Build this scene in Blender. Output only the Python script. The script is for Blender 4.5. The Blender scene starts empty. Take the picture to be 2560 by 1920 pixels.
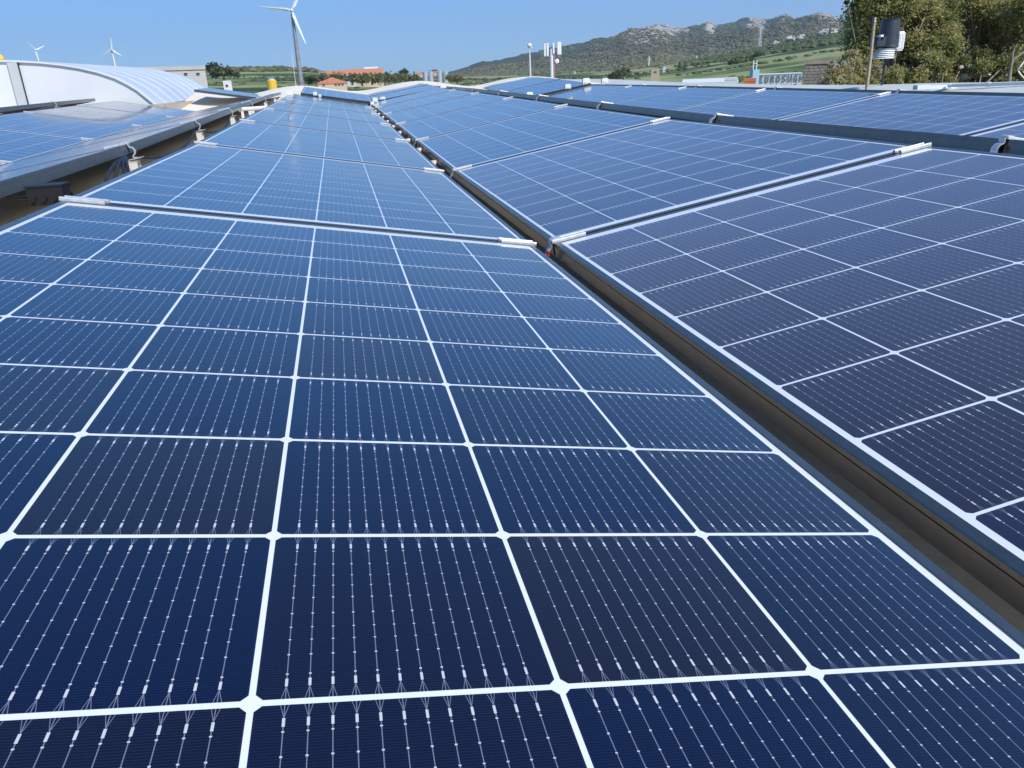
import bpy, math, random
import numpy as np
from mathutils import Vector, Matrix
R = math.radians
random.seed(7); rng = np.random.default_rng(7)
scene = bpy.context.scene
C = scene.collection

# ------------------------------------------------------------------ camera
S = 0.16                       # one cell pitch in metres
CH = 6.0                       # camera height above the ground
FX = 1887.26
WM = np.array([[0.9760566962958934, -0.1140363376158722, 0.18522700457366245],
               [-0.21427776279036087, -0.3576975475512574, 0.9089210663470033],
               [-0.037394784311860864, -0.926848519542959, -0.37356853712176386]])
cam_d = bpy.data.cameras.new('camera')
cam = bpy.data.objects.new('camera', cam_d); C.objects.link(cam)
cam_d.sensor_width = 36.0; cam_d.lens = 36.0 * FX / 2560.0
cam_d.clip_start = 0.02; cam_d.clip_end = 60000
m = Matrix.Identity(4)
for i in range(3):
    m[i][0] = WM[i][0]; m[i][1] = -WM[i][1]; m[i][2] = -WM[i][2]
m[2][3] = CH
cam.matrix_world = m
scene.camera = cam

# ------------------------------------------------------------------ light
SUN_DIR = Vector((0.52, -0.80, 0.86)).normalized()
sun_el = math.asin(SUN_DIR.z)
world = bpy.data.worlds.new('World'); scene.world = world; world.use_nodes = True
wn = world.node_tree; wn.nodes.clear()
sky = wn.nodes.new('ShaderNodeTexSky'); sky.sky_type = 'NISHITA'; sky.sun_disc = False
sky.sun_elevation = sun_el
sky.sun_rotation = math.atan2(SUN_DIR.x, SUN_DIR.y)
sky.altitude = 50; sky.air_density = 0.8; sky.dust_density = 0.35; sky.ozone_density = 3.0
bg = wn.nodes.new('ShaderNodeBackground'); bg.inputs['Strength'].default_value = 0.12
wo = wn.nodes.new('ShaderNodeOutputWorld')
hsv = wn.nodes.new('ShaderNodeHueSaturation'); hsv.inputs['Saturation'].default_value = 1.35; hsv.inputs['Value'].default_value = 1.0
def vm_(op, a, v):
    n = wn.nodes.new('ShaderNodeVectorMath'); n.operation = op; wn.links.new(a, n.inputs[0]); n.inputs[1].default_value = v; return n.outputs[0]
gam = wn.nodes.new('ShaderNodeGamma'); gam.inputs[1].default_value = 0.52        # clear, even sky: softens the whitening towards the horizon
wn.links.new(sky.outputs[0], hsv.inputs['Color'])
wn.links.new(vm_('MULTIPLY', hsv.outputs[0], (.13, .13, .13)), gam.inputs[0])
wn.links.new(vm_('MULTIPLY', gam.outputs[0], (3.7, 5.85, 8.9)), bg.inputs[0]); wn.links.new(bg.outputs[0], wo.inputs[0])
sd = bpy.data.lights.new('sun', 'SUN'); sd.energy = 4.7; sd.angle = R(0.53); sd.color = (1.0, 0.95, 0.87)
so = bpy.data.objects.new('sun', sd); C.objects.link(so)
so.rotation_euler = SUN_DIR.to_track_quat('Z', 'Y').to_euler()
scene.view_settings.view_transform = 'Standard'; scene.view_settings.look = 'None'
scene.view_settings.exposure = 0.0; scene.view_settings.gamma = 1.0
scene.view_settings.use_curve_mapping = False
scene.render.engine = 'CYCLES'

HAZE_D = 0.00012
# ------------------------------------------------------------------ helpers
def ray(px, py):
    return WM @ np.array([(px - 1280) / FX, (py - 960) / FX, 1.0])
def PY(px, py, Y):             # point on the line of sight at world Y metres
    d = ray(px, py); t = Y / d[1]; return Vector((d[0]*t, Y, CH + d[2]*t))
def PR(px, py, r):             # ... at horizontal distance r
    d = ray(px, py); t = r / math.hypot(d[0], d[1]); return Vector((d[0]*t, d[1]*t, CH + d[2]*t))
def U(x, y, z): return Vector((x*S, y*S, CH + z*S))

def hpx(py0, py1, r_, px=1280): return PR(px, py0, r_).z - PR(px, py1, r_).z
def mat(name, color, rough=0.6, metal=0.0, noise=None, coat=0.0, bump=None, spec=0.5):
    """noise=(scale, colour2, detail)  bump=(scale, strength)"""
    mt = bpy.data.materials.new(name); mt.use_nodes = True
    nt = mt.node_tree; b = nt.nodes['Principled BSDF']
    b.inputs['Base Color'].default_value = (*color, 1); b.inputs['Roughness'].default_value = rough
    b.inputs['Metallic'].default_value = metal; b.inputs['Coat Weight'].default_value = coat
    b.inputs['Specular IOR Level'].default_value = spec
    tc = nt.nodes.new('ShaderNodeTexCoord')
    if noise:
        n = nt.nodes.new('ShaderNodeTexNoise'); n.inputs['Scale'].default_value = noise[0]; n.inputs['Detail'].default_value = 6
        n.inputs['Roughness'].default_value = 0.65
        r = nt.nodes.new('ShaderNodeValToRGB'); r.color_ramp.elements[0].position = 0.35; r.color_ramp.elements[1].position = 0.68
        r.color_ramp.elements[0].color = (*color, 1); r.color_ramp.elements[1].color = (*noise[1], 1)
        nt.links.new(tc.outputs['Object'], n.inputs['Vector']); nt.links.new(n.outputs[0], r.inputs[0]); nt.links.new(r.outputs[0], b.inputs['Base Color'])
    if bump:
        n = nt.nodes.new('ShaderNodeTexNoise'); n.inputs['Scale'].default_value = bump[0]; n.inputs['Detail'].default_value = 5
        bp = nt.nodes.new('ShaderNodeBump'); bp.inputs['Strength'].default_value = bump[1]; bp.inputs['Distance'].default_value = 0.02
        nt.links.new(tc.outputs['Object'], n.inputs['Vector']); nt.links.new(n.outputs[0], bp.inputs['Height']); nt.links.new(bp.outputs[0], b.inputs['Normal'])
    return mt

class MB:
    def __init__(s): s.v = []; s.f = []; s.sm = []
    def add(s, vs, fs, smooth=False):
        o = len(s.v); s.v += [tuple(p) for p in vs]; s.f += [tuple(i + o for i in f) for f in fs]; s.sm += [smooth]*len(fs); return s
    def box(s, c, d, rot=None):
        vs = [Vector((x*d[0]/2, y*d[1]/2, z*d[2]/2)) for x in (-1, 1) for y in (-1, 1) for z in (-1, 1)]
        if rot is not None: vs = [rot @ p for p in vs]
        c = Vector(c); vs = [p + c for p in vs]
        return s.add(vs, [(0,1,3,2),(4,6,7,5),(0,4,5,1),(2,3,7,6),(0,2,6,4),(1,5,7,3)])
    def bar(s, a, b, w, h=None, up=(0,0,1)):
        a = Vector(a); b = Vector(b); h = h or w; d = (b-a); L = d.length; d.normalize()
        x = d.cross(Vector(up))
        if x.length < 1e-4: x = d.cross(Vector((1,0,0)))
        x.normalize(); z = x.cross(d)
        M = Matrix((x, d, z)).transposed()
        return s.box((a+b)/2, (w, L, h), M)
    def tube(s, pts, r, n=8, r2=None, smooth=True, cap=True):
        pts = [Vector(p) for p in pts]; k = len(pts); vs = []; fs = []
        for i, p in enumerate(pts):
            d = (pts[min(i+1, k-1)] - pts[max(i-1, 0)]).normalized()
            x = d.cross(Vector((0.13, 0.2, 1)));
            if x.length < 1e-3: x = d.cross(Vector((1, 0, 0)))
            x.normalize(); y = d.cross(x)
            rr = r if r2 is None else r + (r2 - r)*i/(k-1)
            for j in range(n):
                a = 2*math.pi*j/n; vs.append(p + (x*math.cos(a) + y*math.sin(a))*rr)
        for i in range(k-1):
            for j in range(n):
                fs.append((i*n+j, i*n+(j+1) % n, (i+1)*n+(j+1) % n, (i+1)*n+j))
        s.add(vs, fs, smooth)
        if cap: s.add([vs[j] for j in range(n)], [tuple(range(n))[::-1]]); s.add([vs[(k-1)*n+j] for j in range(n)], [tuple(range(n))])
        return s
    def lathe(s, c, prof, n=24, axis=None, smooth=False):
        c = Vector(c); vs = []; fs = []; k = len(prof)
        for r_, z_ in prof:
            for j in range(n):
                a = 2*math.pi*j/n; p = Vector((r_*math.cos(a), r_*math.sin(a), z_))
                if axis is not None: p = axis @ p
                vs.append(c + p)
        for i in range(k-1):
            for j in range(n): fs.append((i*n+j, i*n+(j+1) % n, (i+1)*n+(j+1) % n, (i+1)*n+j))
        s.add(vs, fs, smooth)
        return s
    def build(s, name, mt, parent=None, me_only=False):
        me = bpy.data.meshes.new(name); me.from_pydata(s.v, [], s.f); me.materials.append(mt)
        me.polygons.foreach_set('use_smooth', s.sm); me.update()
        if me_only: return me
        return link(name, me, parent)
def link(name, me, parent=None, loc=None):
    o = bpy.data.objects.new(name, me); C.objects.link(o)
    if parent: o.parent = parent
    if loc is not None: o.location = loc
    return o
def tag(o, label, cat, group=None, kind=None):
    o['label'] = label; o['category'] = cat
    if group: o['group'] = group
    if kind: o['kind'] = kind
    return o
def thing(name, label, cat, M=None, group=None):
    o = bpy.data.objects.new(name, None); C.objects.link(o); o.empty_display_size = 0.1
    if M is not None: o.matrix_world = M if isinstance(M, Matrix) else Matrix.Translation(M)
    return tag(o, label, cat, group)
def child(name, me, parent, M=None):
    o = bpy.data.objects.new(name, me); C.objects.link(o); o.parent = parent
    if M is not None: o.matrix_local = M if isinstance(M, Matrix) else Matrix.Translation(M)
    return o
ORD = ['nearest', 'second', 'third', 'fourth', 'fifth', 'sixth', 'seventh', 'eighth', 'ninth', 'tenth', 'eleventh']

# ------------------------------------------------------------------ materials
def glass_wear(nt, b, r0):
    # slight waviness of the glass and a patchy film of dust and dried water marks
    L = nt.links; g = nt.nodes.new('ShaderNodeNewGeometry')
    n = nt.nodes.new('ShaderNodeTexNoise'); n.inputs['Scale'].default_value = 5; n.inputs['Detail'].default_value = 1; L.new(g.outputs['Position'], n.inputs['Vector'])
    bp = nt.nodes.new('ShaderNodeBump'); bp.inputs['Strength'].default_value = 0.35; bp.inputs['Distance'].default_value = 0.0012; L.new(n.outputs[0], bp.inputs['Height']); L.new(bp.outputs[0], b.inputs['Coat Normal'])
    d = nt.nodes.new('ShaderNodeTexNoise'); d.inputs['Scale'].default_value = 3.2; d.inputs['Detail'].default_value = 9; d.inputs['Roughness'].default_value = .72; d.inputs['Distortion'].default_value = .6; L.new(g.outputs['Position'], d.inputs['Vector'])
    mr = nt.nodes.new('ShaderNodeMapRange'); mr.inputs[1].default_value = .35; mr.inputs[2].default_value = .75; mr.inputs[3].default_value = r0-.02; mr.inputs[4].default_value = r0+.13; L.new(d.outputs[0], mr.inputs[0]); L.new(mr.outputs[0], b.inputs['Coat Roughness'])
def cell_material():
    mt = bpy.data.materials.new('solar cell'); mt.use_nodes = True
    nt = mt.node_tree; L = nt.links; b = nt.nodes['Principled BSDF']
    def M(op, a, b_=None, c=None):
        n = nt.nodes.new('ShaderNodeMath'); n.operation = op
        for i, v in enumerate((a, b_, c)):
            if v is None: continue
            if isinstance(v, (int, float)): n.inputs[i].default_value = v
            else: L.new(v, n.inputs[i])
        return n.outputs[0]
    uv = nt.nodes.new('ShaderNodeUVMap'); sp = nt.nodes.new('ShaderNodeSeparateXYZ'); L.new(uv.outputs[0], sp.inputs[0])
    u, v = sp.outputs[0], sp.outputs[1]
    P0, PS = 0.092, 0.0742
    t = M('DIVIDE', M('SUBTRACT', u, P0), PS)
    rt = M('ROUND', t); rt = M('MINIMUM', M('MAXIMUM', rt, 0.0), 11.0)
    ds = M('MULTIPLY', M('SUBTRACT', t, rt), PS)          # signed distance to the wire
    ad = M('ABSOLUTE', ds)
    vm = M('MINIMUM', v, M('SUBTRACT', 1.0, v))           # distance to the nearest row edge
    inner = M('GREATER_THAN', vm, 0.058)
    wire = M('MULTIPLY', M('LESS_THAN', ad, 0.0017), inner)
    pad = M('MULTIPLY', M('LESS_THAN', ad, 0.0046), M('MULTIPLY', inner, M('LESS_THAN', vm, 0.095)))
    k = M('MULTIPLY', M('SUBTRACT', 0.058, vm), 0.23)
    fork = M('LESS_THAN', M('ABSOLUTE', M('SUBTRACT', ad, k)), 0.0011)
    fork = M('ADD', fork, M('LESS_THAN', ad, 0.0015)); fork = M('MULTIPLY', M('MINIMUM', fork, 1.0), M('SUBTRACT', 1.0, inner))
    jit = M('MULTIPLY', M('SINE', M('MULTIPLY', v, 19.0)), 0.12)
    dv = M('ABSOLUTE', M('SUBTRACT', M('FRACT', M('ADD', M('MULTIPLY', v, 12.0), jit)), 0.5))
    dot = M('MULTIPLY', M('MULTIPLY', M('LESS_THAN', dv, 0.035), M('LESS_THAN', ad, 0.0042)), M('GREATER_THAN', vm, 0.10))
    fing = M('MULTIPLY_ADD', M('SINE', M('MULTIPLY', v, 2*math.pi*84)), 0.5, 0.5)
    fing = M('POWER', fing, 3.0)
    edge = M('LESS_THAN', M('MINIMUM', u, M('SUBTRACT', 1.0, u)), 0.006)
    oi = nt.nodes.new('ShaderNodeObjectInfo'); at = nt.nodes.new('ShaderNodeAttribute'); at.attribute_name = 'tint'
    rnd = M('FRACT', M('ADD', oi.outputs['Random'], at.outputs['Fac']))
    cr = nt.nodes.new('ShaderNodeValToRGB'); e = cr.color_ramp.elements
    e[0].position = 0; e[0].color = (0.0070, 0.0040, 0.0110, 1); e[1].position = 1; e[1].color = (0.0012, 0.0032, 0.028, 1)
    x = cr.color_ramp.elements.new(0.45); x.color = (0.0030, 0.0028, 0.018, 1)
    L.new(rnd, cr.inputs[0])
    ns = nt.nodes.new('ShaderNodeTexNoise'); ns.inputs['Scale'].default_value = 900; ns.inputs['Detail'].default_value = 2
    tc = nt.nodes.new('ShaderNodeTexCoord'); L.new(tc.outputs['Object'], ns.inputs['Vector'])
    f2 = M('MULTIPLY_ADD', ns.outputs[0], 1.5, M('MULTIPLY', fing, 2.4))
    f2 = M('ADD', f2, M('MULTIPLY', edge, 1.0)); f2 = M('SUBTRACT', f2, 0.35)
    sc = nt.nodes.new('ShaderNodeVectorMath'); sc.operation = 'SCALE'; L.new(cr.outputs[0], sc.inputs[0]); L.new(f2, sc.inputs['Scale'])
    m1 = nt.nodes.new('ShaderNodeMix'); m1.data_type = 'RGBA'
    met = M('MINIMUM', M('ADD', wire, fork), 1.0)
    L.new(M('MULTIPLY', met, 0.42), m1.inputs[0]); L.new(sc.outputs[0], m1.inputs[6]); m1.inputs[7].default_value = (0.42, 0.45, 0.58, 1)
    m2 = nt.nodes.new('ShaderNodeMix'); m2.data_type = 'RGBA'
    L.new(M('MINIMUM', M('ADD', pad, dot), 1.0), m2.inputs[0]); L.new(m1.outputs[2], m2.inputs[6]); m2.inputs[7].default_value = (0.60, 0.59, 0.58, 1)
    L.new(m2.outputs[2], b.inputs['Base Color'])
    b.inputs['Roughness'].default_value = 0.35; b.inputs['Specular IOR Level'].default_value = 0.25
    glass_wear(nt, b, 0.05)
    b.inputs['Coat Weight'].default_value = 1.0; b.inputs['Coat Roughness'].default_value = 0.05; b.inputs['Coat IOR'].default_value = 1.44
    # painted sheen stands in for paler sky reflections; amount: object's own colour (red channel)
    sc_ = nt.nodes.new('ShaderNodeSeparateColor'); L.new(oi.outputs['Color'], sc_.inputs[0])
    L.new(M('MULTIPLY', sc_.outputs[0], 1.0), b.inputs['Sheen Weight']); b.inputs['Sheen Roughness'].default_value = 0.46; b.inputs['Sheen Tint'].default_value = (.98, .78, .76, 1)
    return mt
M_CELL = cell_material()
M_SHEET = mat('white backsheet', (0.82, 0.83, 0.84), 0.5, coat=0.8); glass_wear(M_SHEET.node_tree, M_SHEET.node_tree.nodes['Principled BSDF'], 0.05)
M_FRAME = mat('black anodised aluminium', (0.150, 0.143, 0.136), 0.27, metal=0.85, noise=(30, (0.19, 0.18, 0.17)), bump=(400, 0.05))
M_ALU = mat('mill finish aluminium', (0.52, 0.53, 0.54), 0.38, metal=0.45, noise=(60, (0.74, 0.74, 0.74)))
M_STEEL = mat('galvanised bracket steel', (0.66, 0.64, 0.58), 0.5, metal=0.25, noise=(40, (0.78, 0.76, 0.70)))
M_ROOF = mat('cream roof membrane', (0.80, 0.69, 0.52), 0.8, noise=(0.9, (0.87, 0.79, 0.66)), bump=(30, 0.25))
M_WHITE = mat('white painted metal', (0.80, 0.80, 0.77), 0.5, noise=(3, (0.72, 0.72, 0.69)))
M_CABLE = mat('black cable rubber', (0.012, 0.012, 0.012), 0.5)
M_RED = mat('red cable sheath', (0.45, 0.02, 0.02), 0.45)

# ------------------------------------------------------------------ roof of the factory
YK = [10.88 + 10.22*k for k in range(-1, 12)]          # seam k sits at YK[k+1]
HY = [(-20, 0), (11, 0), (21.1, .04), (31.3, .19), (41.5, .36), (51.8, .53), (62, .68), (72.2, .82), (78, 1.1), (90, 2.0), (98, 2.4), (106, 2.35), (122, 1.7)]
HM = [(-20, 0), (11, 0), (21.1, .04), (31.3, .19), (41.5, .36), (51.8, .53), (62, .68), (72.2, .80), (82.4, .88), (98, 1.0)]
def Hr(y):
    return float(np.interp(y, [a for a, _ in HY], [b for _, b in HY]))
def Hm(y): return float(np.interp(y, [a for a, _ in HM], [b for _, b in HM]))
def rz(x, y):
    return -2.52 + 0.42*math.cos(2*math.pi*(x - 9.9)/14.2) + Hr(y)
bld = thing('factory_building', 'low factory under the panels with a rolling cream roof', 'building', U(0, 50, -38))
b = MB(); xs = np.linspace(-75, 31.2, 150); ys = np.linspace(-14, 118, 110)
vs = [U(x, y, rz(x, y)) - Vector(bld.location) for y in ys for x in xs]; nx = len(xs)
b.add(vs, [(j*nx+i, j*nx+i+1, (j+1)*nx+i+1, (j+1)*nx+i) for j in range(len(ys)-1) for i in range(nx-1)], True)
b.build('roof', M_ROOF, bld)
b = MB()
zb = -CH/S
for (x0, y0, x1, y1) in ((-75, -14, 31.2, -14), (31.2, -14, 31.2, 118), (31.2, 118, -75, 118), (-75, 118, -75, -14)):
    n = 60
    for i in range(n):
        xa, ya = x0+(x1-x0)*i/n, y0+(y1-y0)*i/n; xb, yb = x0+(x1-x0)*(i+1)/n, y0+(y1-y0)*(i+1)/n
        b.add([U(xa, ya, rz(xa, ya)) - bld.location, U(xb, yb, rz(xb, yb)) - bld.location, U(xb, yb, zb) - bld.location, U(xa, ya, zb) - bld.location], [(0, 1, 2, 3)])
b.build('wall', mat('factory render', (0.5, 0.47, 0.4), 0.85, noise=(2, (0.42, 0.39, 0.33))), bld)
# parapet coping along the right roof edge
b = MB(); pr = [(31.2, -3.6), (31.2, -.40), (31.35, -.36), (33.4, 0), (33.6, -.12), (33.6, -3.6)]
PZ = [(-20, -1.03), (39, -1.06), (46, -1.16), (56, -1.13), (75, -.86), (97, -.36), (118, -.2)]
def pz(y): return float(np.interp(y, [a for a, _ in PZ], [b for _, b in PZ]))
ysp = np.linspace(-14, 118, 60); vs = []
for y in ysp: vs += [U(x, y, z + (pz(y) if z > -3 else 0)) - bld.location for x, z in pr]
b.add(vs, [(j*6+i, j*6+i+1, (j+1)*6+i+1, (j+1)*6+i) for j in range(len(ysp)-1) for i in range(5)])
b.build('parapet', mat('parapet coping', (0.66, 0.66, 0.60), 0.6, noise=(1.5, (0.56, 0.56, 0.50))), bld)

# ------------------------------------------------------------------ the solar panels
PW, PL, FH = 6.26*S, 10.12*S, 0.225*S
CW, CLn, RP = 0.979*S, 0.9335*S, 0.9587*S
def frame_mesh():
    prof = [(.008,0),(0,-.008),(0,-.05),(.006,-.052),(.006,-.06),(0,-.062),(0,-.225),(.14,-.225),(.14,-.212),(.02,-.212),(.02,-.03),(.084,-.03),(.086,-.004),(.082,0)]
    b = MB(); n = len(prof); vs = []
    for d, z in prof:
        w, l = PW/2 - d*S, PL/2 - d*S
        vs += [(-w,-l,z*S), (w,-l,z*S), (w,l,z*S), (-w,l,z*S)]
    fs = [(i*4+j, ((i+1) % n)*4+j, ((i+1) % n)*4+(j+1) % 4, i*4+(j+1) % 4) for i in range(n) for j in range(4)]
    b.add(vs, fs); return b.build('frame', M_FRAME, me_only=True)
ME_FRAME = frame_mesh()
b = MB(); b.box((0, 0, -0.0022), (PW - .08*S, PL - .08*S, 0.0016)); ME_SHEET = b.build('backsheet', M_SHEET, me_only=True)
def cell_geo(cx=0, cy=0):
    w, l, c = CW/2, CLn/2, 0.023*S; z1, z0 = -0.00128, -0.00145
    out = [(-w+c,-l),(w-c,-l),(w,-l+c),(w,l-c),(w-c,l),(-w+c,l),(-w,l-c),(-w,-l+c)]
    vs = [(cx+x, cy+y, z1) for x, y in out] + [(cx+x, cy+y, z0) for x, y in out]
    fs = [tuple(range(8))] + [(i, 8+i, 8+(i+1) % 8, (i+1) % 8) for i in range(8)]
    return vs, fs
def cell_mesh(name, centres):
    vs, fs, uvs, tint = [], [], [], []
    for cx, cy in centres:
        v, f = cell_geo(cx, cy); o = len(vs); t = random.random()
        vs += v; fs += [tuple(i+o for i in q) for q in f]; tint += [t]*len(v)
        uvs += [((x-cx)/CW + .5, (y-cy)/CLn + .5) for x, y, z in v]
    me = bpy.data.meshes.new(name); me.from_pydata(vs, [], fs); me.materials.append(M_CELL)
    ul = me.uv_layers.new(name='UVMap'); li = np.zeros(len(me.loops), dtype=np.int32); me.loops.foreach_get('vertex_index', li)
    ul.data.foreach_set('uv', np.array(uvs)[li].ravel())
    a = me.attributes.new('tint', 'FLOAT', 'POINT'); a.data.foreach_set('value', tint if len(centres) > 1 else [0.0]*len(tint))
    me.update(); return me
CENT = [((i-2.5)*S, (j-4.5)*RP) for j in range(10) for i in range(6)]
ME_CELL = cell_mesh('solar_cell', [(0, 0)])
ME_GRID = [cell_mesh('cell_sheet', CENT) for _ in range(3)]
def quadM(a, b_, c, d):
    """a near-left, b near-right, c far-right, d far-left corner -> rigid panel frame"""
    o = (a+b_+c+d)/4; y = ((c+d)-(a+b_)).normalized(); x = ((b_+c)-(a+d)); x -= y*x.dot(y); x.normalize(); z = x.cross(y)
    M = Matrix.Identity(4)
    for i in range(3): M[i][0] = x[i]; M[i][1] = y[i]; M[i][2] = z[i]; M[i][3] = o[i]
    return M
SKY_SHEEN = 0.04  # default strength of the painted sky sheen on the cells
def panel(M, label, group, detailed):
    t = thing('solar_panel', label, 'solar panel', M, group)
    child('frame', ME_FRAME, t); child('backsheet', ME_SHEET, t)
    if detailed:
        for cx, cy in CENT: child('solar_cell', ME_CELL, t, Vector((cx, cy, 0))).color = (SKY_SHEEN, 0, 0, 1)
    else:
        o = child('cell_sheet', random.choice(ME_GRID), t); o['kind'] = 'stuff'; o.color = (SKY_SHEEN, 0, 0, 1)
    return t

# clamps and hooks ----------------------------------------------------
def clamp_meshes(sgn, hook):
    b = MB(); L = 0.5*S
    x0, x1 = -0.03*S*sgn, 0.5*S*sgn       # starts just outside the edge, reaches inward
    for dy, dx in ((-0.062, 0.0), (0.062, 0.03)):
        xa, xb = x0 + dx*S*sgn, x1 + dx*S*sgn*0.6
        b.box(((xa+xb)/2, dy*S, 0.014*S), (abs(xb-xa), 0.062*S, 0.028*S))
        b.tube([(xa, (dy-.012)*S, .032*S), (xb, (dy-.012)*S, .032*S)], 0.017*S, 8)
        b.tube([(xa, (dy+.018)*S, .030*S), (xb, (dy+.018)*S, .030*S)], 0.012*S, 8)
    b.box(((x0+x1)/2, 0, -0.02*S), (abs(x1-x0)*.92, 0.045*S, 0.03*S))
    rail = b.build('clamp_rail', M_ALU, me_only=True)
    hk = None
    if hook:
        b = MB(); s_ = -sgn
        pts = [(-.12, .045), (-.02, .055), (.03, .04), (.05, 0), (.035, -.05), (.05, -.075), (.10, -.10), (.135, -.15), (.14, -.20), (.11, -.255), (.06, -.29), (.05, -.33), (.12, -.35)]
        w, th = 0.062*S, 0.016*S; n = len(pts); vs = []
        for i, (x, z) in enumerate(pts):
            a = Vector(pts[max(i-1, 0)]); c = Vector(pts[min(i+1, n-1)]); d = (c-a).normalized(); nn = Vector((-d.y, d.x))
            for q in (1, -1):
                for yy in (-w, w): vs.append(((x*S + nn.x*th*q*.6)*s_, yy, z*S + nn.y*th*q*.6))
        fs = []
        for i in range(n-1):
            o = i*4; p = o+4
            fs += [(o, o+1, p+1, p), (o+2, p+2, p+3, o+3), (o, p, p+2, o+2), (o+1, o+3, p+3, p+1)]
        b.add(vs, fs + [(0, 2, 3, 1), (4*n-4, 4*n-3, 4*n-1, 4*n-2)])
        b.box((.10*S*s_, 0, -.365*S), (.30*S, .34*S, .02*S))
        hk = b.build('hook_strap', M_ALU, me_only=True)
    return rail, hk
CL = {(s_, h): clamp_meshes(s_, h) for s_ in (1, -1) for h in (False, True)}
b = MB()
for dy in (-.16, .16):
    b.box((0, dy*S, -.36*S), (.20*S, .022*S, .60*S)); b.box((.02*S, dy*S, -.66*S), (.3*S, .12*S, .02*S))
b.tube([(0, -.2*S, -.5*S), (0, .2*S, -.5*S)], .012*S, 6); b.tube([(-.06*S, -.2*S, -.2*S), (-.06*S, .2*S, -.2*S)], .012*S, 6)
ME_LEG = b.build('support_plate', M_STEEL, me_only=True)
b = MB(); b.box((0, 0, -.04*S), (.26*S, .36*S, .018*S)); b.box((0, 0, -.085*S), (.018*S, .30*S, .09*S)); ME_CAPP = b.build('cap_plate', M_ALU, me_only=True)

ROWS = {   # name: (XL, ZL, XR, ZR, Hscale, y offset)
 'A': (-3.55, -1.21, 2.62, -2.28, 1.0, 0), 'B': (2.93, -2.27, 9.09, -1.22, 1.0, 0),
 'Cp': (10.67, -1.21, 16.63, -2.22, 1.0, 0), 'C': (16.85, -2.22, 22.90, -1.24, 0.62, -1.2),
 'Z': (-11.34, -2.21, -5.17, -1.16, 1.0, 0), 'Y': (-17.77, -1.20, -11.62, -2.28, 1.0, 0),
 'X': (-25.5, -1.97, -19.3, -0.92, 1.0, 0), 'D': (24.4, -1.20, 30.5, -2.2, 0.62, 0)}
RD = {'A': 'wide row left of the central gap', 'B': 'row right of the central gap', 'Cp': 'hidden slope behind the dark frame edge at right',
      'C': 'upper right row below the parapet', 'Z': 'steeply foreshortened grey row at left', 'Y': 'far left row below the arched skylight',
      'X': 'outermost left row whose dark edge shows', 'D': 'last row in front of the parapet'}
RS = {'A': 'wide row left of central gap', 'B': 'row right of central gap', 'Cp': 'dark frame line at right', 'C': 'upper right row',
      'Z': 'foreshortened grey row', 'Y': 'far left blue row', 'X': 'outermost left row', 'D': 'thin dark line below parapet'}
def corner(r, k, side):
    XL, ZL, XR, ZR, hs, yo = ROWS[r]; y = YK[k+1]
    h = Hm(y)*hs
    return U(XL, y+yo, ZL+h) if side == 'L' else U(XR, y+yo, ZR+h)
def pan(r, k, detailed):     # panel k lies between seam k-1 and seam k
    a, b_, c, d = corner(r, k-1, 'L'), corner(r, k-1, 'R'), corner(r, k, 'R'), corner(r, k, 'L')
    return panel(quadM(a, b_, c, d), None, None, detailed)
span = {'A': (0, 6), 'B': (0, 6), 'Cp': (0, 8), 'C': (1, 6), 'Z': (0, 7), 'Y': (2, 6), 'X': (3, 6), 'D': (1, 8)}
det = {'A': 4, 'B': 4, 'C': 4, 'Y': 5}
for r, (k0, k1) in span.items():
    SKY_SHEEN = {'B': .30, 'C': .22, 'Cp': .2, 'A': .03}.get(r, .05)  # painted sheen, stronger on right rows that would mirror the paler sky
    for q, k in enumerate(range(k0, k1+1)):
        if r == 'B': SKY_SHEEN = (.22, .14, .07, .04, .04, .04, .04)[k]
        if r == 'C': SKY_SHEEN = (.25, .22, .16, .10, .06, .04, .04)[k]
        t = pan(r, k, r in det and k < det[r])
        o = ORD[q] if q else 'nearest'
        last = (k == k1)
        t['label'] = f'{o} solar panel from the camera, {RD[r]}'
        t['group'] = f'solar panels in the {RD[r]}'
SKY_SHEEN = 0.04
# second blocks, set a little higher, at the far end of the rows
def block(name_lab, XL, ZL, XR, ZR, y0, dz, rise=0.3, detailed=False):
    return panel(quadM(U(XL, y0, ZL), U(XR, y0, ZR), U(XR, y0+10.12, ZR+rise), U(XL, y0+10.12, ZL+rise)), name_lab, 'raised solar panels at the far end', detailed)
block('lone raised solar panel with grey front edge at the far end of the wide row', -2.9, -0.36, 3.28, -1.38, 73.2, 0, 0.50)
block('raised solar panel beyond the front dark line, far end right of central gap', 3.35, -1.32, 9.5, -0.42, 73.4, 0, 0.28)
block('farthest solar panel right of central gap, below the cream roof crest', 3.35, -1.02, 9.5, -0.12, 83.6, 0, 0.15)
block('raised solar panel behind the diagonal frame bar with white caps', 17.0, -1.50, 23.1, -0.56, 71.6, 0, 0.40)
block('farthest solar panel under the long white roof line', 17.0, -1.08, 23.1, -0.13, 81.8, 0, 0.30)
block('last solar panel left under the crest of the cream roof, right of centre', 17.0, -0.76, 23.1, 0.16, 92.0, 0, 0.05)
block('small isolated solar panel beside the tail of the arched skylight', -13.4, 0.28, -7.2, -0.75, 84, 0, 0.15)

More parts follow.
